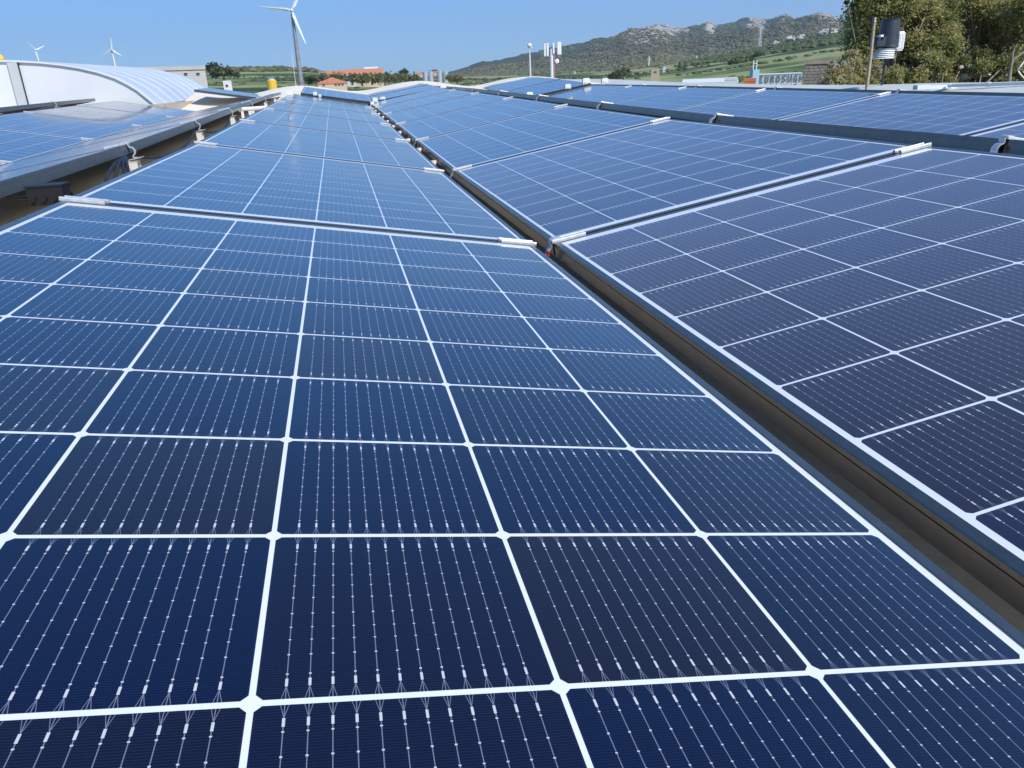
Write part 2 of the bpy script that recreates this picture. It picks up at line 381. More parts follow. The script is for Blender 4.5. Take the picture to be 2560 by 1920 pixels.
# clamps
def seamM(r, k, side):
    L, Rr = corner(r, k, 'L'), corner(r, k, 'R')
    x = (Rr-L).normalized(); yv = Vector((0, 1, 0)); z = x.cross(yv).normalized(); y = z.cross(x)
    M = Matrix.Identity(4); o = L if side == 'L' else Rr
    # keep the rail flush with the frame edge
    o = (L+Rr)/2 + x*(PW/2)*(-1 if side == 'L' else 1)
    for i in range(3): M[i][0] = x[i]; M[i][1] = y[i]; M[i][2] = z[i]; M[i][3] = o[i]
    return M
def clamp(r, k, side, hook=False, leg=False):
    sgn = 1 if side == 'L' else -1
    t = thing('panel_clamp', f'{"hooked" if hook else "plain"} silver clamp, {ORD[k]} seam, {"left" if side=="L" else "right"} edge, {RS[r]}', 'clamp', seamM(r, k, side), 'silver clamps joining the solar panels')
    rail, hk = CL[(sgn, hook)]; child('clamp_rail', rail, t)
    if hk: child('hook_strap', hk, t)
for k in range(0, 6):
    clamp('A', k, 'L'); clamp('A', k, 'R'); clamp('B', k, 'L', True); clamp('B', k, 'R')
for k in range(0, 7): clamp('Cp', k, 'L', True)
for k in range(1, 6): clamp('C', k, 'R')
for k in range(1, 7): clamp('Z', k, 'R', True)
for k in range(2, 6): clamp('Y', k, 'R', True)
for k in range(2, 6): clamp('Y', k, 'L')
for k in (3, 4, 5): clamp('X', k, 'R', True)
for k in range(1, 7): clamp('D', k, 'L', True)
for k in range(0, 7):
    p = corner('Z', k, 'R') + Vector((0.10*S, 0, -.36*S))
    t = thing('support_bracket', f'cream metal support bracket, {ORD[k]} along the open gap left of the wide row', 'bracket', p, 'support brackets in the open left gap')
    child('support_plate', ME_LEG, t); child('cap_plate', ME_CAPP, t)
    if k < 6:
        p2 = corner('A', k, 'L') + Vector((-0.02*S, 0, -.30*S))
        t = thing('support_bracket', f'cream metal support bracket under seam {["one","two","three","four","five","six"][k]} of the wide row, left side', 'bracket', p2, 'support brackets under the wide row')
        child('support_plate', ME_LEG, t); child('cap_plate', ME_CAPP, t)

# mounting feet standing in the central gap
b = MB(); b.lathe((0, 0, 0), [(0, .10*S), (.085*S, .09*S), (.11*S, .03*S), (.10*S, -.35*S)], 12); ME_FOOT = b.build('foot_block', mat('beige concrete', (.62, .52, .40), .85, noise=(20, (.74, .66, .54))), me_only=True)
for i in range(11):
    y = 24.5 + i*4.4; t = thing('mounting_foot', f'{ORD[i]} beige mounting foot in the central gap, going away from the camera', 'mounting foot', U(2.775, y, -2.43 + Hm(y)), 'beige mounting feet in the central gap')
    child('foot_block', ME_FOOT, t)
# white end caps at the far row ends
def cap(p, d, lab):
    b = MB(); x, y, z = d[0]*S*.32, d[1]*S*.32, d[2]*S*.32
    b.box((0, 0, 0), (2*x, 2*y, 2*z)); b.box((0, 0, z*1.15), (1.7*x, 1.7*y, .5*z)); b.box((0, -y*1.05, -z*.3), (1.2*x, .3*y, .8*z))
    o = b.build('end_cap', M_WHITE); o.location = p
    tag(o, lab, 'end cap', 'white end caps at the far panel blocks')
for px, py, Y, d, lab in [(724, 235, 66*S, (.9, .5, .45), 'white end cap on the grey left row near the far turbine mast'), (788, 235, 72.8*S, (.5, .4, .4), 'white end cap left of the lone raised panel'),
        (800, 240, 72.5*S, (.35, .3, .3), 'small white end cap at the front left corner of the raised panel'), (938, 251, 71.5*S, (.7, .5, .5), 'white end cap where the central gap meets the far blocks'),
        (931, 260, 69.5*S, (.5, .5, .4), 'white end cap nearest the camera at the far tip of the central gap'), (957, 246, 73*S, (.7, .3, .3), 'low white end cap right of the central gap tip'),
        (1108, 217, 73*S, (.8, .4, .35), 'white end cap by the dark frame line at the far centre'), (1324, 237, 62*S, (.8, .4, .45), 'white end cap at the lower end of the diagonal frame bar'),
        (1419, 217, 68*S, (.8, .5, .5), 'white end cap midway up the diagonal frame bar'), (1465, 205, 73*S, (1.1, .5, .75), 'white end cap at the upper end of the diagonal frame bar'),
        (1512, 203, 74*S, (1.0, .5, .6), 'white block with a wire loop on top of the far dark frame line'), (1300, 248, 60*S, (1.0, .4, .3), 'rounded white block below the dark frame line, right of the centre'),
        (1238, 239, 60*S, (.5, .4, .3), 'small white block tucked under the dark frame line'), (1328, 252, 60*S, (.5, .4, .25), 'rightmost small white block under the dark frame line')]:
    cap(PY(px, py, Y), d, lab)
# bent white tray in the left gap
b = MB(); b.tube([(-.95*S, 0, 0), (-.8*S, 0, .05*S), (.9*S, 0, .08*S)], .11*S, 10)
for x in (-.75, -.35): b.box((x*S, 0, -.45*S), (.14*S, .1*S, .8*S))
t = thing('cable_tray', 'short white cable tray on two legs in the open left gap', 'cable tray', PY(640, 274, 47*S))
o = b.build('tray_body', M_WHITE, t)

# cables, junction box --------------------------------------------------
def cable(lab, pts, r, mt, name='cable'):
    P = [U(*p) for p in pts]; out = []
    for i in range(len(P)-1):
        p0 = P[max(i-1, 0)]; p1 = P[i]; p2 = P[i+1]; p3 = P[min(i+2, len(P)-1)]
        for j in range(6):
            t = j/6; out.append(0.5*((2*p1) + (p2-p0)*t + (2*p0-5*p1+4*p2-p3)*t*t + (3*p1-p0-3*p2+p3)*t**3))
    out.append(P[-1]); o0 = out[0].copy()
    b = MB(); b.tube([p-o0 for p in out], r*S, 6); o = b.build(name, mt); o.location = o0
    tag(o, lab, 'cable', 'cables in the open left gap')
b = MB(); b.box((0, 0, 0), (.50*S, .34*S, .27*S)); b.box((0, 0, .145*S), (.53*S, .37*S, .03*S)); b.box((.27*S, 0, -.03*S), (.06*S, .16*S, .1*S))
t = thing('junction_box', 'black junction box hanging in the open gap at left', 'junction box', U(-4.42, 13.0, -1.36)); b.build('box_body', M_CABLE, t)
b = MB()
for dx in (-.15, 0, .15): b.tube([(dx*S, -.17*S, -.03*S), (dx*S, -.26*S, -.04*S)], .028*S, 8)
b.build('cable_gland', M_CABLE, t)
cable('black cable curving left from the junction box towards the near corner', [(-4.25, 12.8, -1.45), (-4.2, 11.9, -1.75), (-4.45, 10.9, -1.92), (-5.0, 10.6, -1.9), (-5.6, 11.0, -1.8)], .024, M_CABLE)
cable('black cable looping down at the left picture edge', [(-5.2, 12.6, -1.3), (-4.95, 12.2, -1.5), (-4.8, 11.6, -1.85), (-5.2, 11.0, -1.95)], .026, M_CABLE)
cable('red cable lying along the bottom of the left gap', [(-5.6, 10.9, -2.0), (-4.8, 11.2, -1.98), (-4.2, 12.2, -1.95), (-4.0, 14.5, -1.97)], .032, M_RED)
cable('thin black cable crossing left from the junction box under the grey row', [(-4.66, 13.0, -1.38), (-5.1, 13.4, -1.42), (-5.6, 14.2, -1.5)], .03, M_CABLE)
for i, (dx, dz, s0) in enumerate([(0, 0, 0), (.16, -.12, .3), (-.14, .03, .5), (.28, -.2, .9)]):
    cable(f'black cable strand {["closest to the junction box","second in the hanging bundle","third in the hanging bundle","lowest in the hanging bundle"][i]}',
          [(-4.2+dx*.3, 13.3+s0, -1.5+dz), (-4.15+dx, 14.8+s0, -1.62+dz), (-4.45+dx, 16.8, -1.50+dz), (-4.75+dx*.6, 18.4, -1.38), (-4.95, 19.9, -1.32)], .034, M_CABLE)
for i in range(3):
    cable(f'black cable sagging between the {["first","second","third"][i]} pair of brackets under the grey row', [(-5.2, 20.9+i*10.2, -1.42+i*.1), (-4.9, 23+i*10.2, -1.62+i*.12), (-4.8, 26+i*10.2, -1.6+i*.12), (-5.1, 30.6+i*10.2, -1.3+i*.14)], .05, M_CABLE)
cable('black cable bunched low behind the junction box', [(-4.1, 13.6, -1.75), (-4.3, 15.6, -1.85), (-4.05, 17.6, -1.8), (-4.3, 19.6, -1.85)], .05, M_CABLE)
b = MB(); b.tube([(0, 0, 0), (0, 0, .05*S)], .022*S, 10); b.tube([(0, 0, .05*S), (0, 0, .07*S)], .03*S, 10)
o = b.build('bolt_cap', M_RED); o.location = U(2.74, 10.45, -2.38); tag(o, 'small red bolt cap in the central gap beside the first hook', 'bolt cap')

# ------------------------------------------------------------------ arched skylight
M_POLY = mat('opal polycarbonate', (0.52, 0.57, 0.64), 0.4, noise=(.7, (0.62, 0.66, 0.71)), coat=0.15)
M_ENDW = mat('white gable sheet', (0.70, 0.72, 0.73), 0.5, noise=(.8, (0.62, 0.65, 0.67)))
sk = thing('arched_skylight', 'large white barrel arched skylight with ribbed translucent cover at left', 'skylight', U(-27, 73, -1.2))
half = [(12.1, 0), (10.9, 1.22), (10.2, 1.72), (9.4, 2.2), (8.2, 2.68), (6.9, 3.05), (5.5, 3.33), (4, 3.54), (2, 3.72), (0, 3.78)]
arc = [(-27+x, -.84+z) for x, z in half] + [(-27-x, -.84+z) for x, z in half[-2::-1]]
b = MB(); Y0, Y1 = 73.0, 109.0; prof = []
nr = 9; off = sk.location
stations = []
for i in range(nr):
    a = Y0 + (Y1-Y0)*i/nr; w = (Y1-Y0)/nr
    stations += [(a, 0), (a+.12*w, .11), (a+.28*w, .11), (a+.38*w, 0)]
stations.append((Y1, 0)); vs = []
for y, e in stations:
    for x, z in arc:
        n = Vector((x+27, 0, (z+2.4)*2.2)).normalized(); h = 0.3*(y-73)/36
        vs.append(U(x+n.x*e, y, z+n.z*e + h) - off)
na = len(arc)
b.add(vs, [(j*na+i, j*na+i+1, (j+1)*na+i+1, (j+1)*na+i) for j in range(len(stations)-1) for i in range(na-1)])
b.build('ribbed_cover', M_POLY, sk)
for yy in (Y0, Y1):
    b = MB(); vs = [U(x, yy, z) - off for x, z in arc] + [U(-14.9, yy, -1.7) - off, U(-39.1, yy, -1.7) - off]
    n = len(arc)
    vs = vs + [v + Vector((0, .25*S*(1 if yy == Y0 else -1), 0)) for v in vs]; k = n+2
    order = list(range(n)) + [n+1, n]
    b.add(vs, [tuple(order), tuple(i+k for i in order[::-1])])
    b.build('end_wall', M_ENDW, sk)
b = MB()
for i in range(na-1):
    a = U(arc[i][0], Y0-.12, arc[i][1]) - off; c = U(arc[i+1][0], Y0-.12, arc[i+1][1]) - off
    b.bar(a, c, .16*S, .10*S)
b.build('edge_trim', mat('skylight trim', (0.70, 0.71, 0.70), 0.5), sk)
b = MB(); b.box(U(-25.0, Y0-.16, 0.55) - off, (.7*S, .12*S, 4.5*S))
b.build('post', mat('grey skylight post', (0.50, 0.53, 0.53), 0.5), sk)
b = MB(); b.box(U(-24.58, Y0-.14, 0.55) - off, (.06*S, .08*S, 4.4*S)); b.build('seal_strip', M_CABLE, sk)
for x in (-14.7, -39.3):
    b = MB(); b.box(U(x, 91, -1.25) - off, (1.0*S, 37*S, .95*S)); b.build('curb', mat('skylight curb', (0.55, 0.47, 0.38), 0.8, noise=(3, (.45, .38, .3))), sk)
# ------------------------------------------------------------------ ground, hills, mountain
def attr_mat(name, stops, rough=0.9, nscale=0.05, amount=0.35, bump=None, trans=0.0):
    """colour ramp over the 'tint' attribute, broken up by noise"""
    mt = bpy.data.materials.new(name); mt.use_nodes = True; nt = mt.node_tree; b = nt.nodes['Principled BSDF']; L = nt.links
    a = nt.nodes.new('ShaderNodeAttribute'); a.attribute_name = 'tint'
    tc = nt.nodes.new('ShaderNodeTexCoord'); n = nt.nodes.new('ShaderNodeTexNoise'); n.inputs['Scale'].default_value = nscale; n.inputs['Detail'].default_value = 8; n.inputs['Roughness'].default_value = .7
    L.new(tc.outputs['Object'], n.inputs['Vector'])
    ma = nt.nodes.new('ShaderNodeMath'); ma.operation = 'MULTIPLY_ADD'; L.new(n.outputs[0], ma.inputs[0]); ma.inputs[1].default_value = amount; L.new(a.outputs['Fac'], ma.inputs[2])
    mb = nt.nodes.new('ShaderNodeMath'); mb.operation = 'SUBTRACT'; L.new(ma.outputs[0], mb.inputs[0]); mb.inputs[1].default_value = amount/2
    r = nt.nodes.new('ShaderNodeValToRGB'); el = r.color_ramp.elements
    el[0].position = stops[0][0]; el[0].color = (*stops[0][1], 1); el[1].position = stops[-1][0]; el[1].color = (*stops[-1][1], 1)
    for p, c in stops[1:-1]:
        e = el.new(p); e.color = (*c, 1)
    L.new(mb.outputs[0], r.inputs[0]); L.new(r.outputs[0], b.inputs['Base Color'])
    b.inputs['Roughness'].default_value = rough; b.inputs['Specular IOR Level'].default_value = 0.2
    if trans:
        tr = nt.nodes.new('ShaderNodeBsdfTranslucent'); L.new(r.outputs[0], tr.inputs[0]); mx = nt.nodes.new('ShaderNodeMixShader'); mx.inputs[0].default_value = trans
        L.new(b.outputs[0], mx.inputs[1]); L.new(tr.outputs[0], mx.inputs[2]); L.new(mx.outputs[0], nt.nodes['Material Output'].inputs[0])
    return mt
def np_mesh(name, V, F, mt, tint=None, smooth=False):
    me = bpy.data.meshes.new(name); V = np.asarray(V, dtype=np.float32); F = np.asarray(F, dtype=np.int32)
    k = F.shape[1]
    me.vertices.add(len(V)); me.vertices.foreach_set('co', V.ravel())
    me.loops.add(F.size); me.loops.foreach_set('vertex_index', F.ravel())
    me.polygons.add(len(F)); me.polygons.foreach_set('loop_start', np.arange(0, F.size, k, dtype=np.int32)); me.polygons.foreach_set('loop_total', np.full(len(F), k, dtype=np.int32))
    me.materials.append(mt); me.update(calc_edges=True)
    if smooth: me.polygons.foreach_set('use_smooth', np.ones(len(F), dtype=bool))
    if tint is not None:
        a = me.attributes.new('tint', 'FLOAT', 'POINT'); a.data.foreach_set('value', np.asarray(tint, dtype=np.float32))
    return me
def vnoise(x, y, seed=0):      # value noise, vectorised
    xi = np.floor(x).astype(np.int64); yi = np.floor(y).astype(np.int64); xf = x - xi; yf = y - yi
    def h(a, b): 
        n = (a*374761393 + b*668265263 + seed*974711) & 0x7fffffff; n = ((n ^ (n >> 13))*1274126177) & 0x7fffffff; return ((n ^ (n >> 16)) & 0xffff)/65535.0
    u = xf*xf*(3-2*xf); v = yf*yf*(3-2*yf)
    return (h(xi, yi)*(1-u)+h(xi+1, yi)*u)*(1-v) + (h(xi, yi+1)*(1-u)+h(xi+1, yi+1)*u)*v
def fbm(x, y, o=5, seed=0, ridge=False):
    s = 0; a = 1; t = 0
    for i in range(o):
        n = vnoise(x*2**i, y*2**i, seed+i)
        if ridge: n = 1-abs(2*n-1)
        s = s + a*n; t += a; a *= .52
    return s/t
def azel(px, py):
    d = ray(px, py); return math.atan2(d[0], d[1]), d[2]/math.hypot(d[0], d[1])
gm = mat('dry grass ground', (0.10, 0.13, 0.045), 0.95, noise=(0.02, (0.16, 0.15, 0.07)))
b = MB(); n = 96; vs = [(0, 0, -0.05)]
rr = [40, 120, 400, 1500, 6000, 22000]
for r_ in rr: vs += [(r_*math.sin(2*math.pi*i/n), r_*math.cos(2*math.pi*i/n), -0.05) for i in range(n)]
fs = [(0, 1+(i+1) % n, 1+i) for i in range(n)]
for k in range(len(rr)-1): fs += [(1+k*n+i, 1+k*n+(i+1) % n, 1+(k+1)*n+(i+1) % n, 1+(k+1)*n+i) for i in range(n)]
b.add(vs, fs); o = b.build('ground', gm); o['kind'] = 'structure'

def sil(pts):
    A = [azel(*p) for p in pts]; return np.array([a for a, e in A]), np.array([e for a, e in A])
HS = sil([(-900, 185), (-300, 180), (200, 178), (520, 176), (620, 174), (720, 172), (830, 180), (900, 187), (980, 190), (1060, 193), (1140, 192), (1240, 190), (1340, 186), (1450, 182), (1560, 176), (1650, 165), (1750, 150), (1850, 131), (1950, 110), (2080, 86), (2300, 70), (2700, 110), (3300, 120)])
MS = sil([(1020, 204), (1080, 190), (1120, 183), (1200, 163), (1280, 152), (1360, 143), (1400, 140), (1450, 126), (1500, 110), (1530, 101), (1560, 84), (1600, 76), (1640, 68), (1665, 70), (1680, 76), (1720, 83), (1745, 78), (1760, 70), (1775, 68), (1790, 74), (1810, 72), (1850, 61), (1870, 56), (1885, 55), (1898, 60), (1925, 58), (1950, 48), (1965, 45), (1985, 51), (2010, 47), (2035, 38), (2050, 34), (2065, 37), (2080, 44), (2100, 58), (2140, 70), (2250, 66), (2400, 90), (2700, 120), (3300, 160)])
def height(az, r, S_, R0, R1, pw):
    e = np.interp(az, S_[0], S_[1]); H = e*R1 + CH
    t = np.clip((r-R0)/(R1-R0), 0, None)
    up = np.clip(t, 0, 1)**pw
    return H*np.where(t <= 1, up, np.clip(1-(t-1)*0.9, 0.2, 1))
def terrain(name, az0, az1, na, radii, hf, tf, mt):
    az = np.linspace(az0, az1, na); A, RR = np.meshgrid(az, radii)
    Z = hf(A, RR); X = RR*np.sin(A); Y = RR*np.cos(A); T = tf(A, RR, Z)
    V = np.stack([X, Y, Z], -1).reshape(-1, 3); nr_ = len(radii)
    i = np.arange(na-1); j = np.arange(nr_-1); I, J = np.meshgrid(i, j); q = (J*na+I).ravel()
    F = np.stack([q, q+1, q+na+1, q+na], 1)
    o = link(name, np_mesh(name, V, F, mt, T.ravel(), True)); o['kind'] = 'structure'; return o
HR0, HR1 = 110, 760
def h_hills(A, r):
    X = r*np.sin(A); Y = r*np.cos(A); base = height(A, r, HS, HR0, HR1, 1.35)
    t = np.clip((r-HR0)/300, 0, 1)
    return base + t*(fbm(X/60, Y/60, 4, 3)-.5)*3.5*np.where(r > HR1*0.95, .5, 1) - 0.02
def t_hills(A, r, Z):
    X = r*np.sin(A); Y = r*np.cos(A)
    f = fbm(X/90, Y/45, 5, 11); strip = vnoise(X/90+Z*.3, Y/24+X/200, 5)
    return np.clip(0.50 + (f-.5)*2.2 + (strip-.5)*.7 - np.clip((Z-20)/8, 0, 1)*.42 + np.clip((12-Z)/10, 0, 1)*.15, 0, 1)
M_HILL = attr_mat('hill grass and scrub', [(0, (0.035, 0.055, 0.018)), (.3, (0.11, 0.14, 0.05)), (.45, (0.20, 0.25, 0.08)), (.65, (0.28, 0.32, 0.13)), (.85, (0.32, 0.28, 0.15)), (1, (0.26, 0.21, 0.11))], nscale=0.06, amount=.35)
terrain('hills', R(-62), R(80), 520, np.concatenate([np.linspace(90, 780, 110), np.linspace(800, 1500, 12)]), h_hills, t_hills, M_HILL)
MR0, MR1 = 700, 3600
def h_mount(A, r):
    X = r*np.sin(A); Y = r*np.cos(A); t = np.clip((r-MR0)/(MR1-MR0), 0, 1.2)
    base = height(A, r, MS, MR0, MR1, 1.15)
    rid = fbm(X/520, Y/520, 6, 21, True); k = np.clip(t*2, 0, 1)*np.clip(base/60, 0, 1)
    damp = np.exp(-((t-1)/.10)**2)
    return base + k*((rid-.62)*95*(1-damp*.93)) + k*(fbm(X/70, Y/70, 4, 31, True)-.6)*24*(1-.45*damp)
def t_mount(A, r, Z):
    X = r*np.sin(A); Y = r*np.cos(A); t = (r-MR0)/(MR1-MR0)
    px_a = lambda p: azel(p, 120)[0]
    f = fbm(X/150, Y/150, 6, 41, True); g = fbm(X/420, Y/420, 4, 51)
    e = (Z-CH)/r
    top = np.interp(A, MS[0], MS[1]); rel = e/np.maximum(top, .01)
    right = np.clip((A - px_a(1440))/(px_a(1560)-px_a(1440)), 0, 1)
    pk = sum(w_*np.exp(-((A-px_a(c_))/(px_a(c_+s_)-px_a(c_)))**2) for c_, s_, w_ in ((1630, 85, 1.9), (1500, 30, .8), (1772, 18, .9), (1885, 28, 1.3), (1955, 24, 1.0), (2045, 50, 1.7), (2110, 50, 1.0)))
    rock = pk*np.clip((rel-.52)/.40, 0, 1)*right*(.25+f*1.0)*(.25+1.1*vnoise(X/150, Y/150, 61))
    knob = np.exp(-((A-px_a(1625))/(.030))**2)*np.clip((rel-.45)/.3, 0, 1)*.55
    v = .22 + (g-.5)*.35 + np.clip(rock-.42, 0, 1)*1.5 + knob*f*1.4
    return np.clip(v, 0, 1)
M_MT = attr_mat('mountain scrub and granite', [(0, (0.030, 0.042, 0.018)), (.25, (0.050, 0.062, 0.026)), (.42, (0.085, 0.095, 0.045)), (.58, (0.10, 0.11, 0.06)), (.78, (0.22, 0.21, 0.17)), (1, (0.42, 0.39, 0.34))], nscale=0.012, amount=.42)
terrain('mountain', azel(960, 200)[0], R(82), 620, np.concatenate([np.linspace(700, 3700, 200), np.linspace(3760, 6000, 10)]), h_mount, t_mount, M_MT)

# ------------------------------------------------------------------ foliage
def clump_crown(centres, radii, n, size, seed, stretch=(1, 1, .8), flat=.0, tint0=.5, var=.35, elong=1.6):
    """leaf faces spread through a set of ellipsoids; returns V,F,T"""
    g = np.random.default_rng(seed); c = np.asarray(centres); rd = np.asarray(radii); w = rd**2.2; w = w/w.sum()
    idx = g.choice(len(c), n, p=w); d = g.normal(size=(n, 3)); d /= np.linalg.norm(d, axis=1)[:, None]
    rad = rd[idx]*np.abs(g.normal(size=n))**.7*.62
    P = c[idx] + d*rad[:, None]*np.array(stretch)
    # leaf frames
    a = g.normal(size=(n, 3)); a[:, 2] *= .55; a /= np.linalg.norm(a, axis=1)[:, None]
    q = g.normal(size=(n, 3)); q -= (q*a).sum(1)[:, None]*a; q /= np.linalg.norm(q, axis=1)[:, None]
    s = size*g.uniform(.6, 1.4, n)
    A_ = a*(s*elong)[:, None]; Q = q*s[:, None]*.5
    V = np.stack([P-A_*.5, P+Q, P+A_*.5, P-Q], 1).reshape(-1, 3); F = np.arange(4*n).reshape(-1, 4)
    ct = g.uniform(-1, 1, len(c))*var
    T = np.repeat(np.clip(tint0 + ct[idx] + g.normal(size=n)*.12, 0, 1), 4)
    return V, F, T
M_LEAF = attr_mat('olive green leaves', [(0, (0.09, 0.11, 0.035)), (.35, (0.32, 0.33, 0.11)), (.6, (0.46, 0.44, 0.17)), (.85, (0.52, 0.48, 0.22)), (1, (0.42, 0.35, 0.20))], rough=.6, nscale=1.2, amount=.25, trans=.5)
M_TWIG = mat('grey brown twigs', (0.17, 0.125, 0.085), .8, noise=(6, (0.27, 0.22, 0.16)))
M_BARK = mat('pale bark', (0.22, 0.19, 0.13), .85, noise=(5, (0.34, 0.30, 0.22)), bump=(20, .5))
def limb_tree(name, label, base, blobs, nleaf, lsize, seed, tint=.5, trunk_r=.22, twigs=1400, group=None):
    g = random.Random(seed); t = thing(name, label, 'tree', base, group); bb = Vector(base)
    tr = MB(); top = Vector((0, 0, max(z for x, y, z, r in blobs)*.55))
    tr.tube([(0, 0, -.5), (g.uniform(-.2, .2), 0, top.z*.35), (g.uniform(-.4, .4), .2, top.z*.7), top], trunk_r, 8, trunk_r*.45)
    tr.build('trunk', M_BARK, t)
    lm = MB()
    for x, y, z, r_ in blobs:
        s0 = Vector((0, 0, max(.3, min(z*.45, top.z*g.uniform(.3, .9))))); e = Vector((x, y, z)); mid = (s0+e)/2 + Vector((g.uniform(-.5, .5), g.uniform(-.5, .5), g.uniform(-.1, .7)))
        lm.tube([s0, mid, e], trunk_r*.38, 6, .03)
        for _ in range(5):
            d = Vector((g.gauss(0, 1), g.gauss(0, 1), g.gauss(.2, 1))).normalized()*r_*.9; lm.tube([e-d*.1, e+d*.5+Vector((0, 0, .15)), e+d], .035, 5, .01)
    lm.build('limbs', M_BARK, t)
    cs = [(x, y, z) for x, y, z, r_ in blobs]; rs = [r_ for *_, r_ in blobs]
    V, F, T = clump_crown(cs, rs, nleaf, lsize, seed, tint0=tint)
    child('crown', np_mesh('crown', V, F, M_LEAF, T), t)
    if twigs:
        V, F, T = clump_crown(cs, rs, twigs, lsize*.35, seed+5, elong=14, tint0=.5)
        child('twigs', np_mesh('twigs', V, F, M_TWIG, T), t)
    return t
# big willowy trees at the right; blobs are listed by where they stand (metres)
def blobs_from(px_list, Y, base):
    out = []
    for px, py, rpx, dy in px_list:
        p = PY(px, py, Y+dy); out.append((p.x-base.x, p.y-base.y, p.z-base.z, rpx/FX*(Y+dy)*1.15))
    return out
g = random.Random(5)
def region(x0, x1, y0, y1, n, r0, r1, top=None):
    out = []
    for _ in range(n):
        x = g.uniform(x0, x1); y = g.uniform(y0, y1)
        if top and y < top(x): y = top(x) + g.uniform(0, 25)
        out.append((x, y, g.uniform(r0, r1), g.uniform(-1.3, 1.3)))
    return out
bs = PY(2215, 240, 27); bs.z = 0
lefttop = lambda x: np.interp(x, [2100, 2130, 2150, 2190, 2230, 2400], [85, 55, 20, -10, -40, -60])
bl = region(2125, 2380, -60, 215, 110, 20, 44, lefttop)
bl = [q for q in bl if q[0]-q[2]*.45 > np.interp(q[1], [-60, 0, 30, 60, 100, 220], [2185, 2155, 2132, 2112, 2104, 2100])]
limb_tree('broadleaf_tree', 'tall olive green tree behind the wooden pole and weather station', bs, blobs_from(bl, 27, bs), 150000, .060, 3, .52)
bs = PY(2440, 240, 29); bs.z = 0
limb_tree('broadleaf_tree', 'dense olive green tree filling the upper right corner', bs, blobs_from(region(2290, 2600, -80, 165, 100, 26, 50), 29, bs), 150000, .062, 4, .58)
bs = PY(2640, 240, 26); bs.z = 0
limb_tree('broadleaf_tree', 'yellowish green tree cut by the right picture edge', bs, blobs_from(region(2520, 2780, -60, 190, 70, 26, 50), 26, bs), 60000, .062, 6, .60)
bs = PY(2460, 240, 33); bs.z = 0
limb_tree('broadleaf_tree', 'hazy olive tree filling the gaps behind the other right trees', bs, blobs_from(region(2200, 2680, -60, 200, 90, 30, 52), 33, bs), 120000, .075, 14, .66, twigs=500)
bs = PY(2400, 250, 24); bs.z = 0
limb_tree('shrub', 'shady undergrowth shrub below the big right trees', bs, blobs_from(region(2230, 2620, 140, 235, 70, 16, 32), 26, bs), 60000, .06, 8, .42, .1, 900)
bs = PY(2085, 240, 22); bs.z = 0
limb_tree('shrub', 'pale straw coloured shrub between the stone ruin and the big tree', bs, blobs_from(region(2062, 2122, 165, 225, 30, 10, 18), 22, bs), 14000, .065, 9, .93, .07, 500)
bs = PY(2128, 240, 25); bs.z = 0
limb_tree('shrub', 'yellow green bush at the lower left foot of the big trees', bs, blobs_from(region(2108, 2190, 140, 225, 30, 13, 24), 25, bs), 16000, .075, 10, .78, .09, 500)
# overhanging sprig top
bs = PY(2200, 240, 27.5); bs.z = 0
limb_tree('sapling', 'thin sapling with a dark leaf tuft against the sky beside the big tree', bs, blobs_from([(2117, 5, 5, 0), (2134, 9, 7, 0), (2146, -4, 9, 0)], 26, bs), 1100, .07, 12, .05, .03, 0)
# pale rocks under the trees
M_ROCK = mat('pale granite', (0.30, 0.28, 0.24), .9, noise=(2.5, (0.58, 0.55, 0.5)), bump=(6, .8))
def rock(p, r_, seed, label, group):
    gg = random.Random(seed); b = MB(); n1, n2 = 7, 10; prof = []
    vs = []; fs = []
    for i in range(n1+1):
        th = math.pi*i/n1
        for j in range(n2):
            a = 2*math.pi*j/n2; k = r_*(1+gg.uniform(-.38, .38)); vs.append((k*math.sin(th)*math.cos(a)*1.3, k*math.sin(th)*math.sin(a), k*math.cos(th)*.8))
    for i in range(n1):
        for j in range(n2): fs.append((i*n2+j, i*n2+(j+1) % n2, (i+1)*n2+(j+1) % n2, (i+1)*n2+j))
    b.add(vs, fs); o = b.build('boulder', M_ROCK); o.location = p; tag(o, label, 'rock', group)
for i, (px, py, rp, lab) in enumerate([(2355, 172, 8, 'leftmost pale boulder under the big trees'), (2362, 190, 9, 'pale boulder just below the leftmost one under the trees'), (2378, 200, 10, 'pale upright boulder right above the white parapet pipe start'),
      (2402, 168, 7, 'small pale boulder high among the trunks'), (2425, 166, 8, 'second small pale boulder high among the trunks'), (2412, 192, 10, 'wide pale boulder in the shade under the trees'), (2462, 170, 7, 'rightmost high pale boulder near the bare trunk'), (2470, 186, 9, 'pale boulder at the foot of the bare trunk')]):
    rock(PY(px, py, 25.2), rp/FX*20, i, lab, 'pale boulders under the right trees')
b = MB(); p0 = PY(2520, 230, 23.6); pts = [PY(2520, 235, 23.6), PY(2524, 190, 23.6), PY(2528, 160, 23.6), PY(2536, 146, 23.6), PY(2575, 120, 23.6)]
b.tube([p-p0 for p in pts], .07, 8, .035); b.tube([PY(2530, 158, 23.6)-p0, PY(2532, 130, 23.6)-p0, PY(2540, 112, 23.6)-p0], .045, 7, .02)
t = thing('bare_trunk', 'pale forked bare trunk in front of the right trees', 'tree', p0); b.build('trunk', M_BARK, t)

for i, (px, py, w_) in enumerate([(1940, 111, 14), (1978, 101, 20), (2004, 97, 16), (2062, 84, 18), (2084, 80, 14)]):
    rock(PR(px, py, 745), w_/FX*745*.55, 60+i, f'sandy outcrop on the crest of the green hill, {ORD[i]} one going right' if i else 'sandy outcrop on the crest of the green hill, leftmost one', 'sandy outcrops on the green hill crest')
